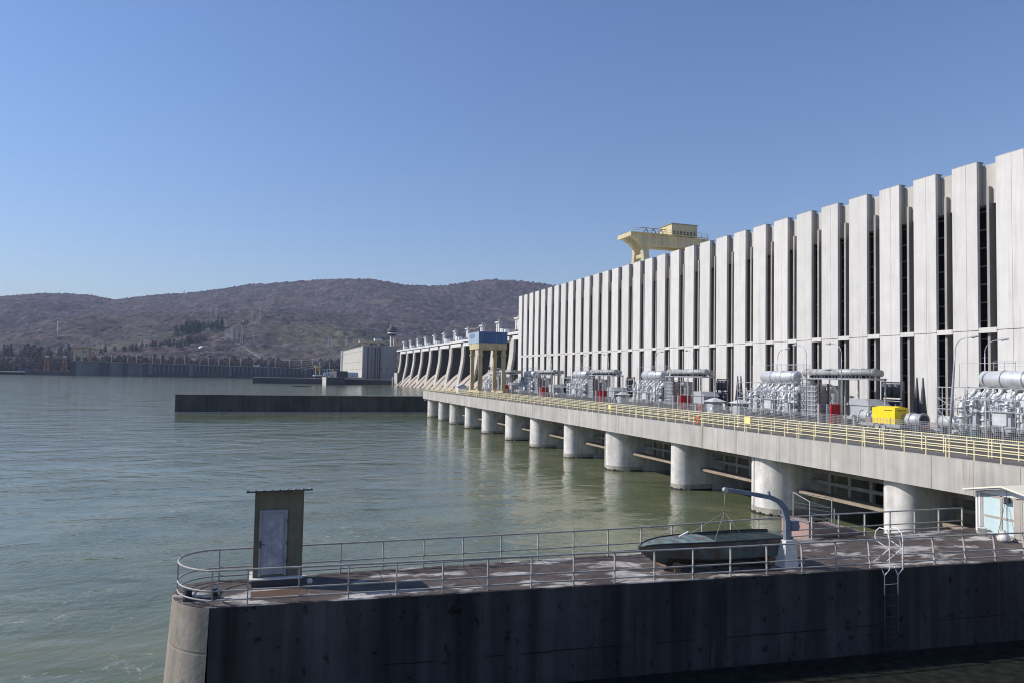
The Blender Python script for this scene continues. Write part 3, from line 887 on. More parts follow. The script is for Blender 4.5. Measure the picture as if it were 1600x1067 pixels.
# grey flanged tanks lying on the deck
def pipe_tank(x, y0, y1, z, r_, label):
    t = thing('flanged_tank', label, 'tank', (x, (y0 + y1) / 2, DZ), 'flanged grey tanks lying on the deck')
    MB().tube([(x, y1, z), (x, y0, z)], r_, 20).build('shell', 'silver', t)
    for yy in (y0, (y0 + y1) / 2, y1):
        MB().tube([(x, yy - .05, z), (x, yy + .05, z)], r_ * 1.15, 20).build('flange', 'steel_grey', t)
    MB().tube([(x, y0 - .12, z), (x, y0 - .055, z)], r_ * .8, 20).build('end_plate', 'dark_metal', t)
    m = MB()
    for yy in (y0 + .3, y1 - .3):
        m.box(x - r_ * .7, x + r_ * .7, yy - .1, yy + .1, DZ + .012, z - r_ * .75)
    m.build('cradle', 'dark_metal', t)
pipe_tank(54.9, 56.0, 57.9, DZ + 1.15, .5, 'grey flanged tank left of the yellow covered trailer')
pipe_tank(54.2, 50.2, 52.4, DZ + 1.15, .55, 'grey flanged tank sticking out right of the yellow covered trailer')
pipe_tank(54.8, 46.6, 49.0, DZ + 1.15, .5, 'grey flanged tank beside the lamp post, left of the nearest transformer')
m = MB()
for k in range(5):
    m.tube([(56 + .35 * k, 53.6, DZ + .14 + .1 * (k % 2)), (56 + .35 * k, 46.4, DZ + .16 + .1 * (k % 2))], .11, 8)
tag(m.build('pipe_stack', 'cool_grey'), 'low stack of long grey pipes on the deck right of the yellow covered trailer', 'pipes')
m = MB()
for k in range(6):
    a = k * 1.1
    m.tube([(52.6, 44.9 - .1 * k, DZ + .05), (52.4 + .2 * math.sin(a), 44.5 - .2 * k, DZ + .55 + .25 * math.cos(a)), (52.7, 43.9 - .1 * k, DZ + .06)], .035, 6)
tag(m.build('garden_hose', 'green_hose'), 'green hose heaped at the foot of the nearest transformer', 'hose')

# trailer with yellow tarpaulin
tl_ = thing('box_trailer', 'flatbed trailer with two wheels a side under a bright yellow tarpaulin cover', 'trailer', (53.7, 53.4, DZ))
box(52.9, 54.6, 51.5, 56.0, DZ + .42, DZ + .62).build('chassis', 'steel_grey', tl_)
box(52.86, 52.9, 51.5, 56.0, DZ + .40, DZ + .70).build('side_board', 'steel_grey', tl_)
m = MB()
m.bar((53.7, 56.0, DZ + .5), (53.7, 57.2, DZ + .45), .12)
m.build('drawbar', 'steel_grey', tl_)
for xx in (52.98, 54.4):
    for yy in (53.35, 54.1):
        wl = MB().tube([(xx - .09, yy, DZ + .32), (xx + .09, yy, DZ + .32)], .31, 16).build('wheel', 'black_rubber', tl_)
        MB().tube([(xx - .1, yy, DZ + .32), (xx + .1, yy, DZ + .32)], .19, 12).build('rim', 'silver', wl)
for yy in (53.35, 54.1):
    MB().tube([(52.82, yy + .36 * math.cos(a), DZ + .32 + .36 * math.sin(a)) for a in np.linspace(.1, math.pi - .1, 7)], .03, 6).build('mudguard', 'dark_metal', tl_)
m = MB()
tx0, tx1, ty0, ty1 = 52.93, 54.5, 52.1, 54.65
nx_, ny_, nz_ = 1, 1, 1
m.add([(tx0, ty0, DZ + .63), (tx1, ty0, DZ + .63), (tx1, ty1, DZ + .63), (tx0, ty1, DZ + .63), (tx0 - .02, ty0 - .02, DZ + 2.12), (tx1, ty0, DZ + 2.1), (tx1, ty1, DZ + 2.1), (tx0 - .02, ty1 + .03, DZ + 2.08), ((tx0 + tx1) / 2, ty0, DZ + 2.26), ((tx0 + tx1) / 2, ty1, DZ + 2.22)],
      [(0, 3, 2, 1), (0, 4, 7, 3), (0, 1, 5, 8, 4), (1, 2, 6, 5), (3, 7, 9, 6, 2), (4, 8, 9, 7), (8, 5, 6, 9)])
tp = m.build('tarpaulin', 'tarp', tl_)
m = MB()
for k in range(9):
    m.box(tx0 - .03, tx0 - .021, ty0 + .3 + k * .1, ty0 + .37 + k * .1, DZ + 1.86, DZ + 1.95 - .03 * (k % 3 == 1))
    m.box(tx0 + .3 + k * .11, tx0 + .38 + k * .11, ty0 - .035, ty0 - .024, DZ + 1.86, DZ + 1.95 - .03 * (k % 2))
m.build('lettering', 'letter_dark', tp)
bx_ = box(53.0, 53.5, 54.95, 55.6, DZ + .62, DZ + 1.15).build('carton', 'pink_lid')
tag(bx_, 'pale pinkish box on the trailer left of the yellow cover', 'box')

# street lamps
def lamp(x, y, arm, label, lean=0, base=.10):
    t = thing('street_lamp', label, 'street lamp', (x, y, DZ), 'curved grey street lamps along the transformers')
    H = 7.5
    pts = [(x, y, DZ), (x, y - lean * .45, DZ + 3.2), (x, y - lean * .8, DZ + 5.6)]
    MB().tube(pts + [(x, y - lean, DZ + 7.0)], [base, base * .95, base * .65, .04], 10).build('pole', 'steel_grey', t)
    s = arm
    q = y - lean
    MB().tube([(x, q, DZ + 6.98)] + [(x, q + s * 1.0 * (1 - math.cos(a)), DZ + 7.0 + .95 * math.sin(a)) for a in np.linspace(.1, 1.45, 7)] + [(x, q + s * 1.5, DZ + 8.0)], .034, 8).build('arm', 'steel_grey', t)
    m = MB(); m.tube([(x, q + s * 1.4, DZ + 8.0), (x, q + s * 1.55, DZ + 8.02), (x, q + s * 2.1, DZ + 8.03)], [.06, .14, .05], 8)
    m.build('lamp_head', 'cool_grey', t)
    box(x - .16, x + .16, y - .16, y + .16, DZ + .01, DZ + .35).build('base', 'steel_grey', t)
LL = [(52.0, 45.7, -1, 'leaning tapered street lamp beside the small bright red box', .55, .115), (56.8, 46.5, -1, 'street lamp rising behind the big tank of the nearest transformer', 0, .075), (52.0, 57.5, 1, 'street lamp next to the red cabinet left of the yellow covered trailer', 0, .075),
      (51.6, 61.9, 1, 'street lamp before the ribbed cooler of the transformer left of the yellow trailer', 0, .075), (56.8, 73.0, -1, 'street lamp rising behind the round tank left of the yellow covered trailer', 0, .07),
      (52.0, 83.5, 1, 'street lamp behind the pair of pointed grey huts', 0, .07), (52.0, 93.2, -1, 'street lamp in front of the cooler of the third transformer from the right', 0, .07),
      (52, 108.5, 1, 'street lamp just left of the third transformer from the right', 0, .07), (52, 119.5, -1, 'street lamp at the cooler of the fourth transformer from the right', 0, .07), (52, 133.7, 1, 'street lamp left of the fourth transformer from the right', 0, .07), (52, 147.0, -1, 'street lamp at the fifth transformer from the right', 0, .07)]
for x, y, a, lb, ln, bs in LL:
    lamp(x, y, a, lb, ln, bs)

# life buoy, signs on the railings
m = MB()
ring = [(37.98, 60.25 + .30 * math.cos(a), DZ + .62 + .30 * math.sin(a)) for a in np.linspace(0, 2 * math.pi, 25)]
m.tube(ring, .06, 8)
tag(m.build('life_buoy', 'orange_buoy'), 'orange life buoy ring hung on the yellow railing', 'life buoy')
tag(box(38.0, 38.06, 52.3, 53.1, DZ + .75, DZ + 1.3).build('notice_board', 'sign_yellow'), 'small blank yellow board on the yellow railing right of the life buoy', 'sign')
tag(box(38.0, 38.06, 78.6, 79.2, DZ + .65, DZ + 1.15).build('notice_board', 'sign_yellow'), 'small pale yellow board on the yellow railing far left of the life buoy', 'sign')
tag(box(50.50, 50.56, 76.9, 77.3, DZ + .7, DZ + 1.05).build('notice_board', 'white_paint'), 'small white plate on the mesh fence near the pointed grey huts', 'sign')

# ------------------------------------------------------------------ blue topped gantry crane on the deck
gc = thing('gantry_crane', 'tall yellow legged gantry crane with a blue cabin box on top, on the deck', 'crane', (47, 159, DZ))
cx0, cx1, cy0, cy1 = 44.0, 49.3, 156.0, 162.6
for xx in (cx0, cx1):
    for yy in (cy0, cy1):
        lg = MB().bar((xx, yy, DZ + .9), (xx, yy, 17.2), .6, .8).build('leg', 'crane_yellow', gc)
        box(xx - .55, xx + .55, yy - .6, yy + .6, 15.6, 15.85).build('collar', 'crane_yellow', lg)
for xx in (cx0, cx1):
    box(xx - .45, xx + .45, cy0 - 1.2, cy1 + 1.2, DZ + .55, DZ + .95).build('bogie_beam', 'crane_yellow', gc)
    for yy in (cy0 - .9, cy0 + .5, cy1 - .5, cy1 + .9):
        MB().tube([(xx - .15, yy, DZ + .43), (xx + .15, yy, DZ + .43)], .3, 12).build('bogie_wheel', 'dark_metal', gc)
box(cx0 - .55, cx1 + .55, cy0 - .6, cy1 + .7, 17.0, 18.3).build('bridge', 'crane_yellow', gc)
m = MB(); m.box(cx0 - .6, cx1 + .6, cy0 - .7, cy1 + 1.6, 18.3, 20.75)
cb = m.build('cabin', 'crane_blue', gc)
box(cx0 - .62, cx0 - .605, cy0 - .7, cy1 + 1.6, 18.3, 20.7).build('side_panel', 'crane_pale_blue', cb)
m = MB()
for k in range(5):
    yy = cy1 - 3.6 + k * .9
    m.box(cx0 - .64, cx0 - .625, yy, yy + .45, 19.4, 20.4)
m.build('side_lettering', 'crane_blue', cb)
m = MB()
for a, b in (((cx0 - .5, cy0 - .6), (cx1 + .5, cy0 - .6)), ((cx0 - .5, cy0 - .6), (cx0 - .5, cy1 + 1.5))):
    m.bar((*a, 21.6), (*b, 21.6), .05)
    for k in range(6):
        p = [a[i] + (b[i] - a[i]) * k / 5 for i in range(2)]
        m.bar((*p, 20.75), (*p, 21.6), .05)
m.build('roof_railing', 'crane_yellow', gc)
m = MB(); m.tube([(46.8, 158.4, 17.0), (46.8, 158.4, 13.2)], .05, 6); m.box(46.55, 47.05, 158.25, 158.55, 12.5, 13.2); m.tube([(46.8, 158.4, 12.5), (46.8, 158.4, 12.2), (47.0, 158.4, 12.05), (47.05, 158.4, 12.25)], .06, 6); m.build('hook_block', 'dark_metal', gc)
m = MB()
for xx in (cx0 - .42, cx0 - .42):
    m.bar((xx, cy0 - .3, DZ + 1), (xx, cy0 - .3, 18.3), .05); m.bar((xx, cy0 + .2, DZ + 1), (xx, cy0 + .2, 18.3), .05)
for k in range(26):
    m.bar((cx0 - .42, cy0 - .3, DZ + 1.2 + k * .42), (cx0 - .42, cy0 + .2, DZ + 1.2 + k * .42), .03)
m.build('ladder', 'crane_yellow', gc)
# small white gabled booth at the deck's far end
bt = thing('booth', 'small white gabled booth at the far end of the deck beyond the gantry crane', 'booth', (43.5, 170.5, DZ))
MB().prism([(42.6, DZ + .02), (44.6, DZ + .02), (44.6, DZ + 1.5), (43.6, DZ + 2.0), (42.6, DZ + 1.5)], 'y', 169.5, 171.7).build('wall', 'white_paint', bt)
m = MB(); m.prism([(42.4, DZ + 1.48), (43.6, DZ + 2.06), (44.8, DZ + 1.48), (44.8, DZ + 1.58), (43.6, DZ + 2.16), (42.4, DZ + 1.58)], 'y', 169.35, 171.85); m.build('roof', 'tank_grey', bt)

# ------------------------------------------------------------------ cream crane above the roof
rc = thing('gantry_crane', 'cream coloured gantry crane with a machine house standing above the powerhouse roof', 'crane', (97, 170, 31.3))
RY, Xa, Xb = 170.0, 90.1, 104.6
for xx, nm in ((Xa, 0), (Xb, 1)):
    for s in (-1, 1):
        m = MB(); p0 = (xx, RY + s * 3.9, 31.4); p1 = (xx, RY + s * 2.2, 44.6)
        m.bar(p0, (xx, RY + s * 3.3, 37), 1.25, 1.5); m.bar((xx, RY + s * 3.3, 36.9), p1, 1.3, 1.6)
        m.build('leg', 'crane_cream', rc)
    MB().bar((xx, RY - 2.6, 42.4), (xx, RY + 2.6, 42.4), .7, .9).build('cross_tie', 'crane_cream', rc)
for s in (-1, 1):
    MB().prism([(86.0, 47.0), (88.2, 45.8), (89.2, 44.5), (91.0, 44.3), (92.2, 45.0), (103.0, 45.0), (103.6, 44.3), (105.4, 44.3), (106.0, 45.6), (107.8, 46.7), (107.8, 47.6), (86.0, 47.9)], 'y', RY + s * 2.3 - .8, RY + s * 2.3 + .8).build('boom', 'crane_cream', rc)
box(85.4, 86.3, RY - 3.7, RY + 3.7, 46.9, 47.95).build('end_beam', 'crane_cream', rc)
box(107.5, 108.2, RY - 3.2, RY + 3.2, 46.5, 47.6).build('end_beam', 'crane_cream', rc)
mh = box(97.4, 104.9, RY - 3.0, RY + 3.2, 47.95, 50.9).build('machine_house', 'crane_cream', rc)
box(97.2, 105.1, RY - 3.2, RY + 3.4, 50.9, 51.1).build('roof', 'roof_sheet', mh)
for k in range(7):
    box(97.9 + k * 1.0, 98.3 + k * 1.0, RY - 3.04, RY - 3.01, 48.3, 49.2).build('vent', 'dark_metal', mh)
for yy in (RY - 3.5, RY + 3.5):
    m = MB()
    for zz in (48.5, 49.05):
        m.bar((86, yy, zz), (107.8, yy, zz), .07)
    for k in range(13):
        xx = 86.0 + k * 1.81
        m.bar((xx, yy, 47.9), (xx, yy, 49.05), .07)
    m.box(85.8, 108, yy - .35, yy + .35, 47.78, 47.9)
    m.build('walkway_railing', 'crane_cream', rc)
m = MB()
for k in range(3):
    x = 90.5 + k * 2.2
    m.bar((x, RY, 48), (x + 1.1, RY, 49.9), .16); m.bar((x + 1.1, RY, 49.9), (x + 2.2, RY, 48), .16)
m.bar((90, RY, 49.9), (97.4, RY, 49.9), .14)
m.build('trolley_truss', 'dark_metal', rc)
m = MB(); m.box(99.6, 102.8, RY - 3.4, RY - 1.0, 43.6, 44.0); m.box(100.4, 101.9, RY - 3, RY - 1.4, 40.6, 43.6)
for x in (99.7, 101.2, 102.7):
    m.bar((x, RY - 3.4, 44), (x, RY - 3.4, 45), .08)
m.build('operator_cab', 'crane_cream', rc)
m = MB()
for s in (-.3, .3):
    m.bar((89.3, RY - 3.2 + s, 31.5), (89.3, RY - 2.4 + s, 47.5), .07)
for k in range(30):
    z = 31.8 + k * .52; yy = RY - 3.2 + .8 * (z - 31.5) / 16
    m.bar((89.3, yy - .3, z), (89.3, yy + .3, z), .05)
m.build('ladder', 'crane_cream', rc)

# ================================================================== SPILLWAY DAM
SX = 118.7
sp = thing('spillway_dam', 'long spillway with curved pale piers and dark bays beyond the powerhouse', 'dam', (120, 450, WZ))
pier_y = [698.1 - 33.6 * k for k in range(0, 16)]
prof = [(SX, 30.2), (SX - .1, 24.4), (SX - .45, 20), (SX - .95, 17), (SX - 1.7, 13), (SX - 2.4, 9.6), (SX - 3.8, 2.7), (SX - 5.2, -4)]
for k, yy in enumerate(pier_y):
    m = MB()
    pr = prof
    m.prism(pr + [(140, -4), (140, 30.2)], 'y', yy - 3.3, yy + 3.3)
    p = m.build('pier', 'spill_concrete', sp)
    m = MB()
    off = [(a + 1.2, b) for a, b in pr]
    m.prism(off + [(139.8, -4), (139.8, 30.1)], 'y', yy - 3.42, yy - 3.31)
    m.build('shaded_flank', 'flank_concrete', p)  # dark sheet paints the shade onto the pier's unlit side
for k in range(len(pier_y) - 1):
    ya, yb = pier_y[k + 1] + 3.31, pier_y[k] - 3.43
    pts = [(SX - 12, -4), (SX - 9.0, -1), (SX - 5.3, 2.6), (SX - 2, 6.4), (SX + 1.5, 9.8), (SX + 5, 12.6), (SX + 9, 14.9), (SX + 13, 16.2), (SX + 13, -4)]
    MB().prism(pts, 'y', ya, yb).build('apron', 'apron_concrete', sp)
    box(SX + 10, SX + 10.8, ya, yb, 15, 29.4).build('sluice_gate', 'dark_metal', sp)
    # divider ribs on the apron
    MB().prism([(a - .15, b + .75) for a, b in pts[1:6]] + [(a, b - .3) for a, b in reversed(pts[1:6])], 'y', (ya + yb) / 2 - .5, (ya + yb) / 2 + .5).build('apron_rib', 'apron_concrete', sp)
YS0, YS1 = pier_y[-1] - 4, 716.5
box(SX - 1.2, SX + 8, YS0, YS1, 31.9, 33.2).build('road_deck', 'white_concrete', sp)
box(SX - .75, SX + 7.4, YS0, YS1 - .3, 31.3, 31.89).build('deck_bearing', 'dark_concrete', sp)
for k in range(len(pier_y) - 1):
    box(SX - 1.0, SX + 7, pier_y[k + 1] + 1.5, pier_y[k] - 4.2, 29.3, 31.28).build('girder', 'white_concrete', sp)
m = MB()
for z in (33.7, 34.25):
    m.bar((SX - 1.1, YS0, z), (SX - 1.1, YS1, z), .1)
yy = YS0
while yy < YS1:
    m.bar((SX - 1.1, yy, 33.2), (SX - 1.1, yy, 34.25), .1); yy += 4.2
m.build('parapet_railing', 'steel_grey', sp)
for k, yy in enumerate(pier_y):
    m = MB(); m.box(SX + 1.6, SX + 9, yy - 7.5, yy + 3.5, 33.2, 34.6); m.build('hoist_base', 'dark_concrete', sp)
    h = MB()
    h.box(SX + 2.6, SX + 4.0, yy - 2.6, yy - .8, 34.6, 40.3); h.box(SX + 2.6, SX + 4.0, yy + .8, yy + 2.6, 34.6, 40.3); h.box(SX + 2.8, SX + 3.8, yy - .8, yy + .8, 37, 37.6)
    tw = h.build('hoist_tower', 'white_concrete', sp)
    box(SX + 2.0, SX + 4.6, yy - 3.3, yy + 3.3, 40.3, 41.0).build('tower_head', 'white_concrete', tw)
    box(SX + 2.4, SX + 3.4, yy - 2.9, yy - 1.6, 41.0, 42.2).build('winch', 'steel_grey', tw)
    box(SX + .6, SX + 4, yy - 15.5, yy - 10.5, 33.2, 36.4).build('hoist_house', 'white_concrete', sp)
    box(SX + .6, SX + 3, yy - 20.5, yy - 18.5, 33.2, 35.6).build('cable_cabinet', 'white_paint', sp)

# training walls at both ends of the basin
tw = thing('training_wall', 'low dark concrete wall reaching out into the river beyond the deck', 'wall', (10, 203, WZ))
box(-21.4, 43, 200.3, 206.1, -5, 4.95).build('wall', 'wall_concrete', tw)
box(-21.5, 43, 200.2, 206.2, 4.95, 5.17).build('coping', 'wall_concrete', tw)
for k in range(7):
    x = -14 + k * 8.2
    box(x, x + .06, 200.27, 200.295, WZ, 4.9).build('joint', 'near_black_concrete', tw)
box(-21.45, 43, 200.26, 200.292, WZ - .3, WZ + .38).build('tide_band', 'wet_concrete', tw)
fq = thing('far_training_wall', 'dark stepped quay walls in front of the far powerhouse', 'quay wall', (50, 690, WZ))
box(-12, 47, 688, 694, -4, 5.3).build('wall', 'lock_concrete', fq)
box(-12, 47, 687.8, 694.2, 5.3, 5.7).build('coping', 'fascia_concrete', fq)
box(47.2, 62, 640, 715.5, -4, 7).build('block', 'lock_concrete', fq)
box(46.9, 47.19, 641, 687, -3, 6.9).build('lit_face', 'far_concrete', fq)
box(57, 66.5, 660, 715, 7.01, 12.5).build('tower_block', 'lock_concrete', fq)
box(62.05, 126, 692, 715.5, -4, 5.2).build('lower_quay', 'lock_concrete', fq)
box(66, 118, 690.8, 691.95, 4.9, 5.6).build('ledge', 'fascia_concrete', fq)
box(112.5, 133, 672, 691.9, -4, 11.8).build('step_block', 'lock_concrete', fq)
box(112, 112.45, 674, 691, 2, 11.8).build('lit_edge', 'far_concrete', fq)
box(109.5, 110.5, 686, 687, -3, 8).build('mooring_post', 'white_concrete', fq)

# ------------------------------------------------------------------ far powerhouse
fp = thing('far_powerhouse', 'distant box shaped powerhouse at the far end of the spillway, its sunlit front facing left', 'power station', (100, 800, WZ))
FXF, FY = 86.4, 716.6
box(FXF, 118.2, FY, 914, -2, 36.4).build('hall', 'far_end_concrete', fp)
m = MB()
n = 24
for k in range(n):
    a = FY + 1 + (914 - FY - 1) * k / n; b = FY + 1 + (914 - FY - 1) * (k + 1) / n
    for z0, z1 in ((7, 14.8), (14.9, 21.8), (21.9, 32.2), (32.3, 36.2)):
        m.box(FXF - .6, FXF - .02, a + .25, b - .25, z0, z1 - .1)
m.build('front_panels', 'far_concrete', fp)
box(FXF - 1.0, FXF - .02, FY - .3, FY + .9, 5, 36.6).build('corner_rib', 'far_concrete', fp)
m = MB()
for x0, w_ in ((90.2, 1.0), (94.0, .5), (97.0, 1.2), (99.6, .6), (101.4, 1.3)):
    m.box(x0, x0 + w_, FY - .25, FY - .02, 5.5, 35.8)
m.build('window_slot', 'dark_metal', fp)
m = MB()
for x0 in (103.0, 109.0):
    m.box(x0, x0 + 1, FY - .25, FY - .02, 15.5, 16.6)
m.build('vent', 'dark_void', fp)
box(FXF - .4, 118.6, FY - .4, 914.5, 36.4, 37.0).build('roof_edge', 'far_end_concrete', fp)
box(84, 92, 915, 921, 5, 37.5).build('stair_tower', 'white_concrete', fp)
box(66.6, FXF - 1.1, 695.8, 930, 5.6, 7.0).build('deck', 'far_concrete', fp)
box(72, 82, 716, 722, 7.01, 11.5).build('pale_annex', 'crane_pale_blue', fp)
fc = thing('roof_crane', 'yellow crane on the roof of the distant powerhouse', 'crane', (105, 840, 37))
for x in (101, 107, 118):
    for y in (845, 853):
        MB().bar((x, y, 37), (x, y, 45), 1.0).build('leg', 'crane_yellow', fc)
box(97, 128, 844, 854, 45, 47).build('bridge', 'crane_yellow', fc)
box(114, 122, 845, 853, 47, 50).build('cabin', 'white_concrete', fc)
ct = thing('control_tower', 'round dark glazed control tower on a slim mast above the far powerhouse', 'tower', (126.3, 800, 32))
MB().tube([(125.3, 800, 20), (125.3, 800, 52.5)], 1.0, 10).build('mast', 'white_concrete', ct)
MB().tube([(128.6, 802, 20), (128.6, 802, 52)], .5, 8).build('pipe', 'steel_grey', ct)
MB().lathe([(0, 51.4), (3.6, 51.6), (4.2, 53.2), (4.3, 53.21)], (126.4, 800, 0), 20).build('underside', 'dark_metal', ct)
MB().lathe([(4.4, 53.2), (4.8, 53.2), (4.9, 54.4), (4.4, 54.4)], (126.4, 800, 0), 20).build('white_band', 'white_paint', ct)
MB().lathe([(4.5, 54.4), (4.9, 56.6), (5.2, 56.6), (5.2, 58.0), (4.6, 58.2)], (126.4, 800, 0), 20).build('glazing', 'dark_metal', ct)
MB().lathe([(5.25, 56.4), (5.35, 56.4), (5.35, 56.9), (5.25, 56.9)], (126.4, 800, 0), 20).build('white_band', 'cool_grey', ct)
MB().lathe([(4.7, 58.2), (3.4, 59.0), (3.2, 60.2), (0, 60.6)], (126.4, 800, 0), 20).build('cap', 'dark_metal', ct)
MB().tube([(124.9, 800, 60.2), (124.9, 800, 62)], .5, 6).build('aerial', 'white_paint', ct)
# far deck equipment
ft = thing('transformer', 'distant white transformer cluster at the left foot of the far powerhouse', 'transformer', (55, 705, 7))
rnd = random.Random(3)
for k in range(4):
    x = 49 + k * 2.6
    box(x, x + 1.8, 702, 706, 7.01, 10.5 + rnd.random() * 2).build('tank', 'white_paint', ft)
    MB().tube([(x + .9, 704, 10), (x + .6, 704, 14.5)], [.5, .2], 8).build('bushing', 'steel_grey', ft)
box(40, 52, 697, 712, 7.5, 8.4).build('platform', 'white_concrete', ft)
box(41, 47.1, 698, 711, 5.7, 7.49).build('platform_base', 'lock_concrete', ft)
fg = thing('gantry_crane', 'small distant yellow gantry crane on the far quay left of the far powerhouse', 'crane', (43.5, 705, 8.4))
for x in (42, 45.6):
    for y in (702, 708):
        MB().bar((x, y, 8.4), (x, y, 15.2), .7).build('leg', 'crane_yellow', fg)
box(41.2, 46.6, 701, 709, 15.2, 17.2).build('cabin', 'crane_yellow', fg)
box(42.8, 45, 700.9, 700.98, 12.6, 15.2).build('panel', 'orange_paint', fg)

# ------------------------------------------------------------------ left bank: lock wall, quay, cranes, lamps
WL, WR = (-246, 1112), (140, 1092)
def wl(x):
    return WL[1] + (WR[1] - WL[1]) * (x - WL[0]) / (WR[0] - WL[0])
def wtop(x):
    return float(np.interp(x, [-246, -100, 60, 140], [19.4, 17.4, 15.2, 14.6]))
lw = thing('lock_wall', 'long dark buttressed wall along the far bank of the river', 'wall', (-50, 1100, WZ))
m = MB()
xs = np.linspace(-246, 140, 40)
for a, b in zip(xs[:-1], xs[1:]):
    za, zb = wtop(a), wtop(b)
    m.add([(a, wl(a), -3), (b, wl(b), -3), (b, wl(b) + 10, -3), (a, wl(a) + 10, -3), (a, wl(a), za), (b, wl(b), zb), (b, wl(b) + 10, zb), (a, wl(a) + 10, za)],
          [(4, 5, 6, 7), (0, 1, 5, 4), (2, 3, 7, 6)])
m.add([(-246, 1112, -3), (-246, 1122, -3), (-246, 1122, 19.4), (-246, 1112, 19.4)], [(0, 1, 2, 3)])
m.build('wall', 'lock_concrete', lw)
m = MB()
for a, b in zip(xs[:-1], xs[1:]):
    za, zb = wtop(a), wtop(b)
    m.add([(a, wl(a) - 2.4, za), (b, wl(b) - 2.4, zb), (b, wl(b) + 10.2, zb), (a, wl(a) + 10.2, za), (a, wl(a) - 2.4, za + .8), (b, wl(b) - 2.4, zb + .8), (b, wl(b) + 10.2, zb + .8), (a, wl(a) + 10.2, za + .8)],
          [(4, 5, 6, 7), (0, 1, 5, 4), (3, 2, 1, 0)])
m.build('coping', 'far_end_concrete', lw)
x = -150.0; k = 0
while x < 135:
    wide = k % 9 == 0
    hw = 2.6 if wide else .8
    m = MB(); m.prism([(x - hw, wl(x) - .02), (x + hw, wl(x) - .02), (x + hw, wl(x) - 2.3), (x - hw, wl(x) - 2.3)], 'z', 6.5 if not wide else 3, wtop(x) - .05)
    m.build('buttress', 'panel_concrete', lw)
    x += 5.6; k += 1
for x0, x1 in ((-240, -205), (-200, -184), (-178, -160)):
    box(x0, x1, wl(x0) - 1.4, wl(x0) - .02, -2, wtop(x0) - .4).build('panel', 'panel_concrete', lw)
qy = thing('river_quay', 'low grey quay along the water at the far left bank', 'quay', (-420, 1200, WZ))
m = MB()
m.prism([(-1400, 1440), (-370, 1238), (-247, 1128), (-247, 1134), (-370, 1244), (-1400, 1446)], 'z', -4, 4.0)
m.build('wall', 'lock_concrete', qy)
m = MB(); m.prism([(-1400, 1439), (-370, 1237), (-247, 1127), (-247, 1134), (-370, 1244), (-1400, 1446)], 'z', 4.0, 4.4); m.build('coping', 'fascia_concrete', qy)
box(-300, -247, 1118, 1160, -3, 6).build('raised_block', 'lock_concrete', qy)
def lattice(t, x, y, z, h, w0, w1, mat, nm='leg'):
    m = MB()
    c = [(-1, -1), (1, -1), (1, 1), (-1, 1)]
    P = lambda k, q: (x + c[q][0] * (w0 + (w1 - w0) * k / 4) / 2, y + c[q][1] * (w0 + (w1 - w0) * k / 4) / 2, z + h * k / 4)
    for k in range(4):
        for q in range(4):
            m.bar(P(k, q), P(k + 1, q), .5); m.bar(P(k, q), P(k + 1, (q + 1) % 4), .35)
    return m.build(nm, mat, t)
for x, lb in ((-279, 'left orange lattice tower on the low quay at the far bank'), (-258, 'right orange lattice tower on the low quay, against the dark wall end')):
    t = thing('lattice_tower', lb, 'tower', (x, 1130, 6), 'orange towers on the far quay')
    lattice(t, x, 1130, 6, 18, 5.5, 3, 'orange_paint', 'frame')
    box(x - 1.8, x + 1.8, 1128.2, 1131.8, 24, 26).build('head', 'white_concrete', t)
yc = thing('lock_crane', 'yellow gantry crane on top of the left end of the dark wall', 'crane', (-235, 1117, 19.4))
for x in (-244, -226, -235):
    for y in (1114, 1121):
        MB().bar((x, y, 20.2), (x, y, 36), 1.3).build('leg', 'orange_paint' if x == -226 else 'crane_yellow', yc)
box(-246, -224, 1113, 1122, 36, 38.4).build('bridge', 'orange_paint', yc)
box(-238, -229, 1113.5, 1121, 38.4, 41).build('cabin', 'cool_grey', yc)
box(-245, -233, 1113.2, 1121.5, 38.4, 39.2).build('walkway', 'white_concrete', yc)
m = MB()
for k in range(3):
    m.bar((-244 + k * 5, 1114, 22), (-240 + k * 5, 1114, 35.5), .5)
m.build('brace', 'crane_yellow', yc)
rnd = random.Random(9)
proto = None
for k, x in enumerate(np.linspace(-212, 132, 24)):
    xx = x + rnd.uniform(-4, 4); yy = wl(xx) + 3; hh = rnd.choice((9.5, 10.5, 12))
    t = thing('lamp_post', 'thin pale lamp post on top of the long dark wall across the river', 'lamp post', (xx, yy, wtop(xx) + .8), 'lamp posts along the far dark wall')
    MB().tube([(xx, yy, wtop(xx) + .8), (xx, yy, wtop(xx) + .8 + hh)], [.3, .2], 6).build('pole', 'white_concrete', t)
    MB().bar((xx - .1, yy, wtop(xx) + .9 + hh), (xx + 1.6, yy, wtop(xx) + 1.1 + hh), .3).build('arm', 'white_concrete', t)

